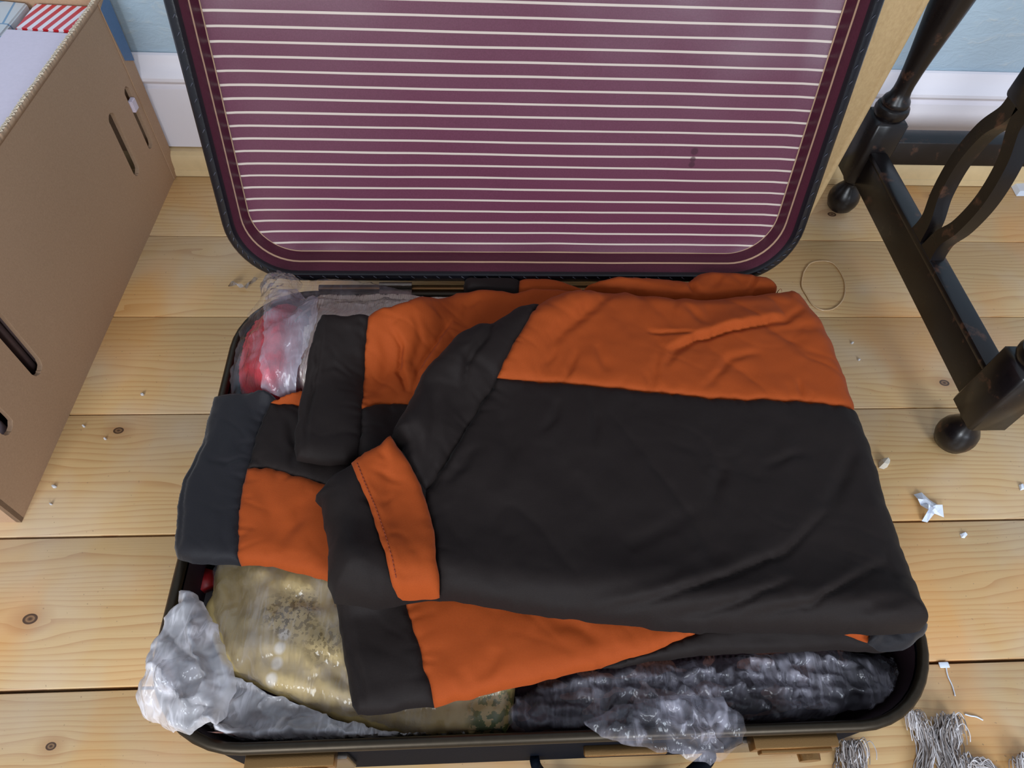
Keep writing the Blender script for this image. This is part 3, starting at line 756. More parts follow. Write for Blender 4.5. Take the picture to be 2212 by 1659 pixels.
tag(kb[0], 'dark maroon patterned knitted blanket packed at the bottom of the suitcase', 'blanket')

# top left: red wool, beige knit, clear bag
s_ = NT('red_wool'); o_ = s_.obj(); st_ = s_.noise(s_.map(o_, (1, .35, 1), rot=(0, 0, .35)), 130, 4, .6, .8)
s_.set(Base_Color=s_.mix(st_, lin((190, 12, 36)), lin((250, 50, 70))), Roughness=.8, Normal=s_.bump(st_, .9, .004))
rw = layer([('red_wool_bundle', [(512, 860), (497, 810), (508, 750), (530, 700), (560, 668), (600, 650), (645, 655), (668, 690), (660, 760), (640, 830), (600, 880)], s_.m, None)], .155, .075, .085, .025, crum=(.006, 4, 30), rim=False)
tag(rw[0], 'bright red wool bundle in the far left corner of the suitcase under clear plastic', 'wool')
s_ = NT('beige_rib_knit'); o_ = s_.obj(); wv_ = s_.n('TexWave', wave_type='BANDS', bands_direction='X', i_Scale=70.0, i_Distortion=.6); s_.put(wv_.inputs[0], s_.map(o_, (1, 1, 1), rot=(0, 0, .12)))
s_.set(Base_Color=s_.mix(s_.noise(o_, 160, 4), lin((230, 214, 196)), lin((204, 184, 166))), Roughness=.9, Normal=s_.bump(s_.math('ADD', wv_.outputs[1], s_.noise(o_, 240, 3)), .9, .002))
bk = layer([('beige_knitwear', [(662, 700), (668, 640), (690, 615), (760, 612), (850, 622), (925, 642), (1000, 640), (1000, 700), (900, 760), (760, 800), (650, 860), (640, 800)], s_.m, None)], .165, .08, .085, .02, step=.004, rim=False)
tag(bk[0], 'beige ribbed knitwear folded at the back of the suitcase under clear plastic', 'knitwear')
bag1 = empty('clear_plastic_bag', (-.2, .5, .15), 'clear plastic bag over the red wool and beige knitwear, far left corner', 'plastic bag')
layer([('bag_film', [(564, 614), (576, 598), (607, 589), (642, 596), (673, 604), (732, 602), (790, 608), (868, 624), (922, 640), (880, 680), (800, 700), (720, 730), (700, 800), (660, 860), (580, 880), (500, 870), (496, 808), (502, 773), (518, 715), (545, 664), (568, 637)], FILM_CLEAR, None)],
      .178, .160, .010, .02, bag1, crum=(.006, 11, 24, 1.2, .35), crease=-.004, step=.004, hold=False)
layer([('gathered_edge', [(572, 640), (598, 622), (640, 625), (690, 645), (682, 700), (655, 770), (640, 850), (570, 856), (560, 800), (572, 730)], FILM_HALF, 'milky folded-over part of the film')], .185, .165, .004, .012, bag1, crum=(.004, 12, 30, 1.3, .25), hold=False)
layer([('gathered_corner', [(562, 640), (564, 610), (578, 595), (606, 588), (640, 594), (655, 612), (630, 640), (590, 650)], FILM_CLEAR, 'scrunched clear corner')], .168, .155, .014, .012, bag1, crum=(.012, 13, 60), crease=-.004, step=.0024, hold=False)

# red packet, grey card, left edge
def pbox(name, px, z0, th, mat, label, cat, bev=.001):
    P = [at(x, y, z0+th) for x, y in px]
    bm = bmesh.new(); A = [bm.verts.new((x, y, z0)) for x, y in P]; B = [bm.verts.new((x, y, z0+th)) for x, y in P]; n = len(P)
    for i in range(n): bm.faces.new((A[i], A[(i+1) % n], B[(i+1) % n], B[i]))
    bm.faces.new(list(reversed(A))); bm.faces.new(B)
    o = link(name, bm_me(bm, name, 30), mat); tag(o, label, cat); return o
pbox('red_packet', [(408, 1254), (440, 1226), (462, 1232), (461, 1262), (424, 1277)], .105, .012, m_plain('red_card', (168, 34, 38), .4), 'small red packet tucked beside the left rim of the suitcase', 'packet')
pbox('grey_card', [(425, 1290), (462, 1270), (480, 1290), (470, 1335), (436, 1312)], .098, .004, m_plain('grey_card', (98, 94, 96), .6), 'grey card under the yellow parcel near the left rim', 'card')

# yellow cloth parcel in clear plastic
s_ = NT('yellowed_cloth'); o_ = s_.obj(); sp = s_.n('SeparateXYZ'); s_.put(sp.inputs[0], o_); X_, Y_ = sp.outputs[0], sp.outputs[1]
c_ = s_.mix(s_.noise(o_, 14, 4), lin((206, 180, 120)), lin((176, 148, 90)))
def blob(s, px, py, r, z=.15):
    bx, by = at(px, py, z); dx = s.math('SUBTRACT', X_, bx); dy = s.math('SUBTRACT', Y_, by)
    return s.math('SUBTRACT', 1.0, s.math('DIVIDE', s.math('SQRT', s.math('ADD', s.math('MULTIPLY', dx, dx), s.math('MULTIPLY', dy, dy))), r), clamp=True)
for i, (px, py) in enumerate(((612, 1368), (602, 1397), (593, 1428), (580, 1461))):
    c_ = s_.mix(s_.math('MULTIPLY', s_.math('MULTIPLY', blob(s_, px, py, .0065), 2.2, clamp=True), .7), c_, lin((232, 224, 214)))
dk = s_.math('GREATER_THAN', s_.noise(o_, 210, 3, .6), .53)
for px, py, r in ((598, 1315, .022), (640, 1340, .024), (700, 1385, .022), (650, 1300, .02), (610, 1345, .014)):
    c_ = s_.mix(s_.math('MULTIPLY', s_.math('MULTIPLY', s_.math('MULTIPLY', blob(s_, px, py, r), 1.8, clamp=True), dk), .75), c_, lin((112, 88, 26)))
gk = s_.math('GREATER_THAN', s_.noise(o_, 120, 4, .6), .5)
for px, py, r in ((1075, 1545, .03), (1060, 1585, .022)):
    c_ = s_.mix(s_.math('MULTIPLY', s_.math('MULTIPLY', s_.math('MULTIPLY', blob(s_, px, py, r), 3, clamp=True), gk), .75), c_, lin((70, 92, 34)))
s_.set(Base_Color=c_, Roughness=.7, Normal=s_.bump(s_.noise(o_, 300, 4), .25, .001))
par = empty('cloth_parcel', (-.1, .2, .12), 'yellowed folded cloth parcel in clear plastic at the front left of the suitcase', 'parcel')
layer([('folded_cloth', [(478, 1190), (462, 1240), (455, 1290), (440, 1308), (450, 1370), (480, 1440), (510, 1466), (573, 1494), (654, 1526), (768, 1564), (898, 1590), (1000, 1600), (1085, 1597), (1108, 1560), (1112, 1490), (1110, 1400), (1000, 1290), (800, 1200), (600, 1170)], s_.m, None)],
      .140, .105, .028, .018, par, rim=False, wr=[([(600, 1350), (700, 1430), (860, 1570)], .006, .004), ([(540, 1250), (640, 1290), (720, 1320)], .005, .003), ([(700, 1440), (900, 1540), (1080, 1570)], .008, .003)], dil=1)
layer([('plastic_wrap', [(480, 1195), (460, 1238), (457, 1290), (462, 1330), (480, 1390), (520, 1462), (654, 1521), (898, 1586), (1085, 1592), (1100, 1480), (1000, 1320), (800, 1230), (600, 1190)], FILM_CLEAR, 'clear film wrapped round the cloth')],
      .142, .11, .004, .01, par, rim=False, crum=(.003, 21, 20, -.5, .4), crease=-.0025, hold=False, dil=1, rad=3)

# milky bag along the left and front
bag2 = empty('milky_plastic_bag', (-.2, .2, .12), 'milky plastic bag with a scrunched top at the front left corner of the suitcase', 'plastic bag')
layer([('bag_body', [(470, 1440), (504, 1458), (545, 1478), (573, 1492), (654, 1524), (736, 1554), (833, 1578), (931, 1598), (1000, 1603), (700, 1611), (560, 1613), (470, 1603), (400, 1585), (365, 1555), (400, 1480)], FILM_MILKY, None)],
      .145, .105, .025, .02, bag2, rim=False, crum=(.010, 31, 26, .7, .3), crease=-.009, step=.0024, dil=1, rad=3, hold=False,
      wr=[([(600, 1600), (640, 1540), (700, 1535)], .003, .004), ([(690, 1605), (760, 1570), (800, 1566)], .003, .003), ([(520, 1600), (560, 1530), (600, 1500)], .004, .004), ([(430, 1590), (500, 1540), (560, 1505)], .004, .003)])
layer([('bag_top', [(386, 1270), (417, 1282), (444, 1313), (463, 1350), (483, 1388), (497, 1429), (504, 1463), (500, 1510), (470, 1560), (405, 1582), (376, 1579), (335, 1564), (306, 1542), (292, 1513), (292, 1494), (314, 1463), (321, 1417), (333, 1383), (347, 1354), (355, 1330), (381, 1301)], FILM_MILKY, 'scrunched top of the bag hanging over the rim')],
      .178, .150, .030, .022, bag2, crum=(.012, 32, 24, 1.25, .3), crease=-.010, step=.0022, dil=2, rad=4, hold=False,
      wr=[([(350, 1350), (380, 1400), (420, 1430), (445, 1440)], .003, .006), ([(440, 1330), (455, 1400), (445, 1450), (400, 1500)], .005, .007), ([(330, 1480), (380, 1510), (430, 1500)], .005, .006), ([(480, 1400), (470, 1470), (420, 1540)], .005, .004)])
layer([('bag_knot', [(330, 1455), (350, 1425), (395, 1418), (438, 1432), (440, 1450), (415, 1480), (390, 1505), (352, 1500), (322, 1485)], FILM_CLEAR, 'shiny twisted knot')], .195, .160, .016, .014, bag2, crum=(.012, 33, 60), crease=-.004, step=.0022, dil=1, rad=2, hold=False)

# thin grey bag at the front right
bag3 = empty('thin_grey_bag', (.25, .15, .14), 'thin crumpled clear bag along the front right of the suitcase', 'plastic bag')
layer([('bag_body', [(1110, 1500), (1150, 1488), (1250, 1462), (1350, 1438), (1450, 1430), (1550, 1418), (1640, 1410), (1740, 1403), (1830, 1406), (1900, 1412), (1950, 1425), (1975, 1450), (1980, 1480), (1974, 1502), (1955, 1532), (1915, 1536), (1850, 1532), (1790, 1545), (1700, 1572), (1600, 1588), (1300, 1594), (1120, 1594), (1098, 1560)], FILM_GREY, None)],
      .150, .110, .026, .03, bag3, rim=False, crum=(.016, 41, 20, .05, .28), crease=-.010, step=.0024, dil=2, rad=4, hold=False,
      wr=[([(1200, 1480), (1400, 1475), (1600, 1470), (1850, 1480)], .004, .006), ([(1400, 1520), (1600, 1505), (1800, 1520), (1940, 1500)], .004, .006), ([(1250, 1520), (1350, 1545), (1450, 1560)], .004, .006)])
layer([('bag_tail', [(1310, 1594), (1260, 1560), (1330, 1520), (1450, 1500), (1560, 1510), (1600, 1550), (1613, 1580), (1600, 1602), (1570, 1637), (1530, 1653), (1490, 1641), (1440, 1622), (1370, 1611)], FILM_GREY, 'crumpled end hanging over the front rim')],
      .172, .158, .012, .02, bag3, crum=(.013, 42, 26, -.5, .35), crease=-.010, step=.0022, dil=1, rad=4, hold=False,
      wr=[([(1340, 1590), (1420, 1550), (1500, 1530)], .003, .004), ([(1450, 1610), (1500, 1570), (1580, 1560)], .003, .005), ([(1520, 1640), (1550, 1590), (1590, 1570)], .003, .004)])

# ------------------------------------------------------------------ padded trousers: two legs
tro = empty('padded_trousers', (-.1, .35, .16), 'padded dark and orange trousers with both leg ends lying over the left rim', 'trousers')
sA = [(583, 866), (568, 895), (553, 940), (538, 989), (532, 1007), (524, 1031), (517, 1076), (511, 1136), (511, 1181), (515, 1219)]
cuffA = [(593, 846), (541, 843), (496, 849), (462, 859), (450, 895), (435, 961), (414, 1001), (396, 1037), (384, 1085), (378, 1136), (375, 1181), (384, 1203), (414, 1215), (465, 1219)]+sA[::-1]
topA = [(583, 866), (593, 846), (620, 838), (655, 830), (760, 810), (760, 872), (655, 873), (600, 868)]
midA = [(583, 866), (600, 868), (655, 873), (760, 872), (800, 900), (830, 1000), (800, 1066), (700, 1041), (640, 1025), (601, 1013), (571, 1006), (532, 1007), (538, 989), (553, 940), (568, 895)]
lowA = [(532, 1007), (571, 1006), (601, 1013), (640, 1025), (700, 1041), (800, 1066), (830, 1150), (800, 1290), (710, 1256), (671, 1244), (632, 1235), (589, 1222), (515, 1219), (511, 1181), (511, 1136), (517, 1076), (524, 1031)]
layer([('cuff', cuffA, BLACK2, None), ('leg_stripe', topA, ORANGE, 'orange cloth section'), ('leg_panel', midA, BLACK, 'dark cloth section'), ('leg_stripe', lowA, ORANGE, 'orange cloth section')],
      .178, .1625, .022, .018, tro, step=.0022, pseed=3, dil=2, rad=8, crease=.0022,
      wr=[([(450, 990), (490, 1000), (530, 985)], .003, .0025), ([(620, 900), (640, 960), (628, 1010)], .005, .004), ([(600, 1190), (640, 1120), (670, 1060)], .008, .004), ([(560, 1040), (590, 1110), (580, 1200)], .008, .0025), ([(455, 865), (440, 960), (402, 1040), (392, 1100), (390, 1200)], .0022, .0045)])
jac = empty('padded_jacket', (.12, .33, .18), 'folded padded jacket, dark brown with orange yoke and bands, on top of the suitcase', 'jacket')
layer([('cuff', [(1002, 624), (1002, 598), (1013, 593), (1027, 595), (1081, 598), (1122, 602), (1120, 628), (1118, 650), (1002, 650)], BLACK, None), ('sleeve_end', [(1122, 602), (1180, 605), (1242, 619), (1300, 640), (1118, 650), (1120, 628)], ORANGE, 'orange cloth')],
      .172, .150, .018, .010, jac, pseed=6)
sB = [(797, 673), (792, 696), (788, 758), (784, 832), (780, 878), (777, 929), (775, 987)]
cuffB = [(693, 676), (708, 678), (728, 677), (751, 679), (774, 673)]+sB+[(751, 999), (712, 1003), (673, 999), (642, 995), (634, 968), (638, 929), (646, 870), (658, 812), (669, 750), (681, 703)]
topB = [(797, 673), (829, 661), (844, 660), (879, 651), (926, 641), (984, 631), (1023, 625), (1062, 624), (1109, 630), (1150, 622), (1240, 625), (1240, 700), (1100, 830), (960, 868), (879, 870), (848, 868), (809, 870), (780, 878), (784, 832), (788, 758), (792, 696)]
midB = [(780, 878), (809, 870), (848, 868), (879, 870), (960, 868), (940, 980), (880, 1030), (800, 1020), (775, 987), (777, 929)]
layer([('cuff', cuffB, BLACK, None), ('leg_stripe', topB, ORANGE, 'orange cloth section'), ('leg_panel', midB, BLACK, 'dark cloth section')],
      .200, .165, .020, .017, tro, step=.0022, pseed=5, dil=4, rad=14, crease=.0018,
      wr=[([(700, 680), (690, 740), (676, 830), (664, 900), (658, 990)], .0024, .005), ([(840, 705), (868, 750), (862, 800), (880, 845)], -.004, .010), ([(900, 690), (910, 740), (890, 800)], .004, .004), ([(975, 690), (945, 740), (905, 800), (890, 850)], -.004, .009), ([(1040, 640), (1010, 660), (1000, 690)], .005, .003), ([(830, 720), (840, 780), (810, 850)], .006, .004), ([(690, 800), (720, 790), (760, 815)], .003, .002)])

# ------------------------------------------------------------------ padded jacket
s1 = [(725, 1290), (725, 1300)]
lc = [(875, 1290), (890, 1350), (905, 1400), (925, 1470), (937, 1525)]
lo_ = [(937, 1525), (1000, 1512), (1100, 1490), (1200, 1465), (1300, 1440), (1400, 1408), (1480, 1375), (1530, 1352), (1560, 1320), (1500, 1290), (1100, 1240), (870, 1230), (875, 1290), (890, 1350), (905, 1400), (925, 1470)]
lb_ = [(1530, 1352), (1480, 1375), (1400, 1408), (1300, 1440), (1340, 1440), (1400, 1428), (1500, 1417), (1600, 1411), (1700, 1406), (1800, 1404), (1880, 1408), (1930, 1405), (1960, 1398), (1985, 1385), (1975, 1340), (1900, 1300), (1560, 1320)]
cl_ = [(720, 1230), (724, 1290), (731, 1330), (740, 1400), (753, 1470), (761, 1525), (772, 1545), (850, 1537), (900, 1530), (937, 1525), (925, 1470), (905, 1400), (890, 1350), (875, 1290), (870, 1230)]
layer([('cuff', cl_, BLACK, None), ('lower_sleeve', lo_, ORANGE, 'orange cloth'), ('lower_hem', lb_, BLACK, None)],
      .172, .152, .022, .018, jac, pseed=8, dil=4, rad=9, crease=.0018,
      wr=[([(745, 1310), (760, 1400), (780, 1470), (790, 1540)], .0026, .005), ([(1010, 1480), (1060, 1440), (1070, 1400)], .008, .004), ([(1180, 1330), (1260, 1360), (1320, 1400)], .007, .0025), ([(1000, 1440), (1010, 1500), (1020, 1510)], .006, .003), ([(1540, 1400), (1650, 1380), (1800, 1395)], .005, .003)])
layer([('lining_corner', [(1780, 1340), (1882, 1350), (1877, 1386), (1840, 1376), (1790, 1362)], ORANGE, 'orange cloth showing under the hem')], .19, .168, .010, .01, jac, pseed=9)
layer([('hem_fold', [(1880, 1345), (1876, 1388), (1900, 1405), (1950, 1405), (1975, 1392), (1995, 1375), (2008, 1350), (1960, 1330)], BLACK2, 'glossy dark fold at the right corner')], .180, .160, .012, .012, jac, pseed=10,
      wr=[([(1895, 1370), (1930, 1385), (1955, 1400)], .003, .004), ([(1920, 1355), (1950, 1375), (1975, 1385)], .003, .004)])
seam_yb = [(1074, 811), (1140, 818), (1218, 823), (1313, 831), (1427, 842), (1517, 854), (1603, 858), (1731, 863), (1831, 878), (1853, 890)]
seam_sb = [(1074, 811), (1040, 865), (990, 950), (955, 1005), (920, 1052)]
yoke = [(1074, 811), (1116, 727), (1151, 668), (1171, 651), (1213, 631), (1266, 622), (1350, 628), (1455, 643), (1531, 645), (1617, 638), (1674, 631), (1712, 620), (1735, 636), (1755, 667), (1783, 698), (1797, 731), (1811, 773), (1835, 826)]+seam_yb[::-1][:-1]
body = seam_yb+[(1880, 950), (1910, 1050), (1940, 1150), (1970, 1230), (1985, 1270), (1995, 1310), (2009, 1345), (2003, 1358), (1975, 1364), (1880, 1367), (1750, 1362), (1600, 1364), (1500, 1362), (1300, 1342), (1150, 1320), (1000, 1298), (950, 1287),
       (946, 1242), (938, 1182), (929, 1121), (920, 1076), (920, 1052), (955, 1005), (990, 950), (1040, 865)]
shld = [(1171, 651), (1151, 668), (1116, 727), (1074, 811), (1040, 865), (990, 950), (955, 1005), (920, 1052), (896, 1025), (866, 971), (843, 938), (880, 870), (907, 812), (945, 769), (984, 727), (1023, 705), (1062, 700), (1078, 688), (1120, 662)]
under = [(920, 1052), (920, 1076), (929, 1121), (938, 1182), (946, 1242), (950, 1287), (880, 1300), (800, 1312), (722, 1302), (709, 1260), (709, 1200), (703, 1145), (691, 1092), (676, 1074), (709, 1031), (761, 998), (800, 975), (843, 942), (866, 971), (896, 1025)]
rsw = [([(1440, 756), (1475, 743), (1513, 728), (1570, 714), (1631, 702), (1700, 682)], -.004, .012), ([(1400, 712), (1450, 720), (1500, 722)], .003, .004), ([(1323, 631), (1266, 669), (1213, 712), (1180, 750)], .007, .007),
       ([(1440, 790), (1455, 760), (1490, 738)], .004, .004), ([(1290, 740), (1300, 770), (1318, 800)], .006, .003), ([(1520, 838), (1560, 800), (1580, 770), (1640, 760)], .005, .0035), ([(1640, 714), (1780, 708)], .006, .002),
       ([(1480, 655), (1520, 700)], .005, .003), ([(1395, 800), (1410, 830), (1420, 760)], .004, .003), ([(1725, 820), (1735, 860)], .003, .003), ([(1740, 660), (1700, 690), (1640, 702)], .005, .004), ([(1180, 790), (1200, 750)], .004, .003), ([(1225, 818), (1238, 780), (1245, 755)], .0035, .004),
       # dark body
       ([(1275, 850), (1288, 900), (1284, 960)], .0045, .003), ([(1205, 860), (1200, 900), (1170, 930)], .005, .003), ([(1540, 1080), (1560, 1010), (1545, 980)], .006, .004), ([(1650, 1010), (1700, 985), (1740, 975)], .005, .003),
       ([(1250, 1330), (1400, 1300), (1560, 1250), (1700, 1190), (1790, 1100)], -.005, .008), ([(1100, 1300), (1250, 1290), (1420, 1260), (1560, 1200)], .008, .003), ([(1350, 1345), (1550, 1315), (1720, 1250)], -.005, .007),
       ([(1790, 1090), (1830, 1010), (1850, 960)], .007, .004), ([(1600, 1335), (1750, 1305), (1920, 1210)], -.005, .007), ([(1350, 1180), (1420, 1150), (1500, 1100)], .008, .003), ([(1840, 1330), (1900, 1300), (1970, 1290)], .006, .004),
       ([(960, 1040), (1000, 1000), (1030, 960)], .006, .004), ([(1010, 900), (960, 1000), (925, 1060)], .004, .003), ([(1080, 870), (1100, 960), (1060, 1060)], .01, .003),
       # shoulder strip
       ([(1000, 840), (1010, 780), (1040, 740), (1068, 698)], -.005, .010), ([(930, 800), (935, 870), (915, 940)], .006, .003), ([(990, 760), (1060, 800), (1050, 840)], .006, .003), ([(880, 900), (905, 950), (915, 1000)], .005, .003), ([(950, 850), (935, 930), (922, 1030)], .005, .004),
       ([(780, 1070), (800, 1085), (830, 1090)], .003, .003), ([(720, 1240), (780, 1260), (860, 1290)], .006, .003)]
layer([('front_panel', body, BLACK, None), ('yoke', yoke, ORANGE, 'orange shoulder yoke'), ('side_panel', shld, BLACK, None), ('under_collar', under, BLACK, None)],
      .220, .1655, .045, .030, jac, wr=rsw, pseed=14, dil=5, rad=16, crease=.0022, step=.0028, seam=.005, low=.25)
# collar folded back behind the yoke
layer([('collar', [(1250, 626), (1262, 616), (1290, 607), (1332, 599), (1403, 600), (1460, 604), (1484, 611), (1508, 593), (1531, 586), (1569, 587), (1617, 591), (1640, 596), (1655, 598), (1683, 617), (1688, 633), (1674, 634), (1617, 641), (1531, 648), (1455, 646), (1350, 631), (1266, 626)], ORANGE, 'orange collar fold')],
      .190, .168, .024, .014, jac, pseed=12, dil=0, rad=1, crease=.0015, wr=[([(1484, 606), (1500, 625), (1515, 645)], .004, .008), ([(1632, 592), (1628, 612), (1617, 640)], .003, .007), ([(1330, 606), (1400, 622), (1460, 634)], .005, .003), ([(1560, 590), (1545, 612), (1535, 636)], .005, .003)])
band = [(842, 940), (818, 962), (788, 977), (759, 998), (764, 1015), (773, 1037), (797, 1091), (818, 1151), (836, 1212), (848, 1266), (860, 1290), (872, 1297), (902, 1297), (932, 1294), (952, 1290), (948, 1242), (940, 1182), (931, 1121), (921, 1076), (896, 1025), (866, 971)]
layer([('neck_band', band, ORANGE, 'stitched orange neck band')], .232, .17, .009, .010, jac, pseed=15, dil=1, rad=3, step=.0028,
      wr=[([(818, 965), (835, 990), (832, 1010)], .003, .003), ([(800, 1010), (840, 1030), (870, 1040)], .003, .0025), ([(815, 1090), (850, 1070)], .003, .002), ([(830, 1160), (862, 1150), (880, 1165)], .003, .002), ([(845, 1230), (880, 1245), (900, 1238)], .004, .002), ([(773, 1003), (787, 1040), (811, 1094), (831, 1151), (849, 1212), (860, 1266), (870, 1292)], .0016, .0022)])
# stitches along the band
bm = bmesh.new(); SP = dens([at(x, y, .232) for x, y in [(772, 1003), (787, 1040), (811, 1094), (831, 1151), (849, 1212), (855, 1245)]], .0036, False)
SPn = np.array(SP); hz = sample(HF, SPn)
for i in range(len(SP)-1):
    a = Vector((*SP[i], hz[i]+.0002)); b = Vector((*SP[i+1], hz[i+1]+.0002)); tube(bm, [a.lerp(b, .12), a.lerp(b, .5)+Vector((0, 0, .0003)), a.lerp(b, .88)], .00045, 5)
link('stitching', bm_me(bm, 'stitching', 0), m_plain('dark_orange_thread', (120, 44, 16), .7), jac, 'row of stitches along the neck band', kind='stuff')

# ------------------------------------------------------------------ small things on the floor
PAPER = m_plain('white_paper', (222, 228, 240), .55, 0, .1, 100, .05)
def tagm(o, l, c, g=None): tag(o, l, c, g); return o
# clear plastic ring
c0 = Vector((*at(1778, 617), 0)); bm = bmesh.new()
pts = []
for px, py in [(1735, 590), (1750, 570), (1778, 565), (1800, 571), (1818, 595), (1825, 620), (1820, 648), (1800, 668), (1775, 671), (1755, 660), (1742, 640), (1731, 618)]:
    pts.append(Vector((*at(px, py), .0013)))
cp = catmull(pts+pts[:1], 5)[:-1]; tube(bm, cp, .0012, 8, closed=True)
tagm(link('plastic_ring', bm_me(bm, 'plastic_ring', 0), m_plain('translucent_beige_plastic', (206, 172, 130), .15, 0, 0, 100, .05)), 'thin translucent elastic loop lying on the floor right of the lid', 'loop')
def scrap(name, px, label, h=.006, mat=PAPER, seed=1, cat='paper scrap', group=None, amp=.4):
    rs = random.Random(seed); P = [at(x, y) for x, y in px]; cx = sum(p[0] for p in P)/len(P); cy = sum(p[1] for p in P)/len(P)
    if cat == 'crumb' or len(px) < 6:          # solid little grains
        bm = bmesh.new()
        for k in range(2):
            for x, y in P: bm.verts.new((cx+(x-cx)*(1, .7)[k], cy+(y-cy)*(1, .7)[k], (.0003, h)[k]*(1-.4*k*rs.random())+.0002))
        bmesh.ops.convex_hull(bm, input=bm.verts[:])
        o = link(name, bm_me(bm, name, 5), mat, smooth=False); tag(o, label, cat, group); return o
    bm = bmesh.new(); V = [bm.verts.new((x, y, .0006+h*rs.random()**1.5)) for x, y in P]
    M2 = [bm.verts.new(((x+cx)/2+rs.uniform(-.001, .001), (y+cy)/2, .001+h*rs.random())) for x, y in P]
    c_ = bm.verts.new((cx, cy, h*.7)); n = len(P)
    for i in range(n):
        bm.faces.new((V[i], V[(i+1) % n], M2[(i+1) % n], M2[i])); bm.faces.new((M2[i], M2[(i+1) % n], c_))
    bmesh.ops.triangulate(bm, faces=bm.faces[:]); bmesh.ops.solidify(bm, geom=bm.faces[:], thickness=.0003)
    for v in bm.verts: v.co.z = max(v.co.z, .0003)
    o = link(name, bm_me(bm, name, 5), mat, smooth=False); tag(o, label, cat, group); return o
scrap('paper_scrap', [(1972, 1070), (1986, 1068), (2004, 1082), (2026, 1100), (2030, 1095), (2038, 1118), (2018, 1110), (2008, 1118), (2001, 1130), (1989, 1127), (1994, 1110), (1985, 1095), (1974, 1085)], 'torn bluish white paper scrap on the floor right of the jacket', .012, seed=3)
scrap('plaster_crumb', [(1897, 1000), (1903, 993), (1912, 994), (1919, 1000), (1916, 1010), (1908, 1014), (1898, 1011)], 'small pale crumb of plaster on the floor near the right edge of the jacket', .012, m_plain('pale_plaster', (226, 216, 198), .8), 4, 'crumb')
scrap('paper_scrap', [(2073, 1154), (2082, 1150), (2089, 1156), (2083, 1163), (2076, 1162)], 'tiny white paper fleck below the torn paper scrap', .004, seed=5)
scrap('paper_scrap', [(2200, 1048), (2208, 1045), (2211, 1058), (2203, 1060)], 'tiny bluish paper fleck at the right edge of the photo', .004, seed=6)
scrap('paper_scrap', [(2182, 400), (2205, 395), (2225, 396), (2225, 424), (2195, 424)], 'pale blue paper piece on the floor behind the table', .008, seed=7)
for i, (px, py, r) in enumerate([(118, 1052, 5), (182, 922, 3), (228, 949, 3), (111, 1090, 3), (308, 853, 4), (1840, 742, 3), (1855, 778, 3)]):
    scrap('dust_crumb', [(px+r*1.1*math.cos(a), py+r*.7*math.sin(a)) for a in (0, 1, 2.1, 3.2, 4.2, 5.2)], ['pale crumb beside the near bottom corner of the cardboard box', 'pale fleck close to the cardboard box by a board gap', 'pale fleck just right of the dark knot in the left floor', 'white sliver on the left floor below the pale crumb',
          'grey fleck in the middle of the left floor board beside the suitcase', 'upper grey fleck on the floor between jacket and table', 'lower grey fleck on the floor between jacket and table'][i], .004, m_plain('pale_dust', (196, 192, 190), .8) if i < 1 else bpy.data.materials['pale_dust'], 20+i, 'crumb', 'small crumbs on the floor')
# plastic price tag pin
bm = bmesh.new(); a = at(2026, 1433); b = at(2050, 1441)
box(bm, a[0], b[0], b[1]-.001, a[1]+.001, .0006, .0022, .0008)
ptag = tagm(link('plastic_tag', bm_me(bm, 'plastic_tag'), PAPER), 'small white plastic tag end with a thin tail on the floor at lower right', 'tag')
bm = bmesh.new(); tube(bm, catmull([(*at(2042, 1440), .0014), (*at(2046, 1460), .0012), (*at(2056, 1482), .001), (*at(2062, 1504), .001)], 5), .0007, 6)
link('tail', bm_me(bm, 'tail', 0), PAPER, ptag)
bm = bmesh.new(); tube(bm, catmull([(*at(2083, 1543), .001), (*at(2095, 1547), .0016), (*at(2108, 1549), .0012), (*at(2122, 1556), .001)], 5), .0008, 6)
tagm(link('white_thread', bm_me(bm, 'white_thread', 0), PAPER), 'short white thread on the floor above the yarn tassels', 'thread')
# twisted plastic strip left of the suitcase
bm = bmesh.new(); P_ = catmull([(*at(497, 618), .004), (*at(515, 622), .010), (*at(530, 627), .006), (*at(545, 622), .012), (*at(562, 620), .02)], 6); prev = None
for i, p in enumerate(P_):
    a = i*.35; d = Vector((.3*math.cos(a), math.cos(a), abs(math.sin(a))))*.004
    q = [bm.verts.new(p-d), bm.verts.new(p+d)]
    if prev: bm.faces.new((prev[0], prev[1], q[1], q[0]))
    prev = q
bmesh.ops.solidify(bm, geom=bm.faces[:], thickness=.0004)
for v in bm.verts: v.co.z = max(v.co.z, .0003)
tagm(link('plastic_strip', bm_me(bm, 'plastic_strip', 0), FILM_MILKY), 'twisted clear plastic strip on the floor at the far left corner of the suitcase', 'strip')
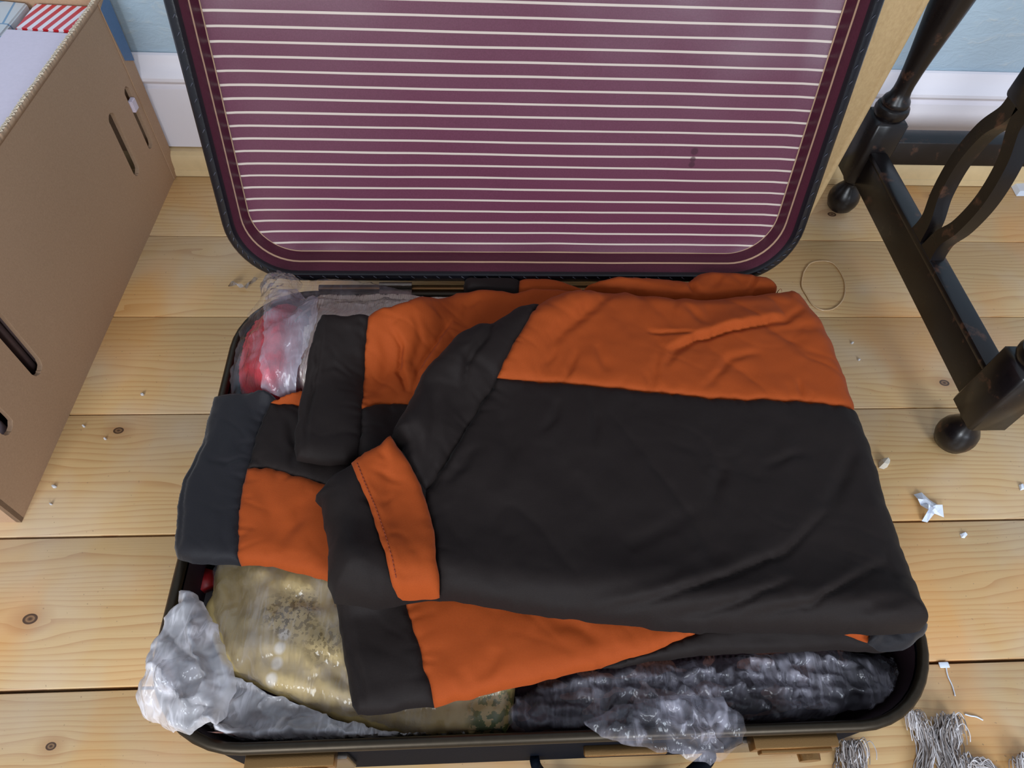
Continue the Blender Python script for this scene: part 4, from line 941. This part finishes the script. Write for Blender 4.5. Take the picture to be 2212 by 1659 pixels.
# yarn tassels
s_ = NT('grey_beige_yarn'); rn = s_.n('Attribute', attribute_name='tone'); s_.set(Base_Color=s_.mix(rn.outputs['Fac'], lin((112, 92, 76)), lin((232, 228, 230))), Roughness=.85)
YARN = s_.m
def tassel(spine, width, n, label, seed):
    rs = random.Random(seed); bm = bmesh.new(); tones = []
    S = catmull([Vector((*at(x, y), 0)) for x, y in spine], 3)
    side = (S[-1]-S[0]).normalized().cross(Vector((0, 0, 1)))
    for k in range(int(n*1.7)):
        off = rs.gauss(0, .42); h = .002+.018*rs.random()*(1-min(1, abs(off)*.9)); pts = []; ph = rs.random()*6; fr = rs.uniform(.25, .9); am = rs.uniform(.05, .32)*width
        i0 = rs.choice((0, 0, 0, 1, 2)); i1 = len(S)-rs.choice((0, 0, 1, 3))
        for i, p in enumerate(S[i0:i1]):
            pts.append(p+side*(off*width*(.55+.45*min(1, i/3))+am*math.sin(ph+i*fr))+Vector((0, rs.uniform(-.0015, .0015), max(.001, h+.003*math.sin(ph*2+i*fr*1.3)))))
        if rs.random() < .5:   # loops back at the end
            e = pts[0]; dx = rs.uniform(-.008, .008); pts = [e+Vector((dx*1.4, -.012, .001)), e+Vector((dx*1.5, -.004, .004)), e+Vector((dx, .005, .005))]+pts
        nv = len(bm.verts); tube(bm, catmull(pts, 3), .00052, 4); tones.append((nv, rs.random()))
    for v in bm.verts: v.co.z = max(v.co.z, .0006)
    vals = []; N = len(bm.verts); tones.append((N, 0))
    for (a, t), (b, _) in zip(tones, tones[1:]): vals += [t]*(b-a)
    bmesh.ops.recalc_face_normals(bm, faces=bm.faces)
    me = bpy.data.meshes.new('yarn_tassel'); bm.to_mesh(me); bm.free()
    at_ = me.attributes.new('tone', 'FLOAT', 'POINT'); at_.data.foreach_set('value', vals)
    o = link('yarn_tassel', me, YARN); tag(o, label, 'yarn', 'yarn tassels on the floor')
tassel([(1968, 1552), (1985, 1590), (1995, 1625), (1990, 1670), (1985, 1720)], .008, 46, 'slim grey beige yarn tassel with a pointed tip, left one of the touching pair', 11)
tassel([(2040, 1560), (2035, 1590), (2040, 1625), (2050, 1665), (2055, 1720)], .015, 80, 'thick curly white and beige yarn tassel, right one of the touching pair', 12)
tassel([(1835, 1615), (1835, 1640), (1840, 1670), (1840, 1720)], .017, 60, 'curly yarn tassel on the floor right beside the suitcase lock', 13)
tassel([(2198, 1645), (2215, 1660), (2240, 1700)], .012, 40, 'curly yarn tassel cut off at the bottom right corner of the photo', 14)
tassel([(2075, 1650), (2110, 1658), (2140, 1680), (2170, 1700)], .010, 40, 'flat yarn tassel lying sideways at the bottom edge of the photo', 15)
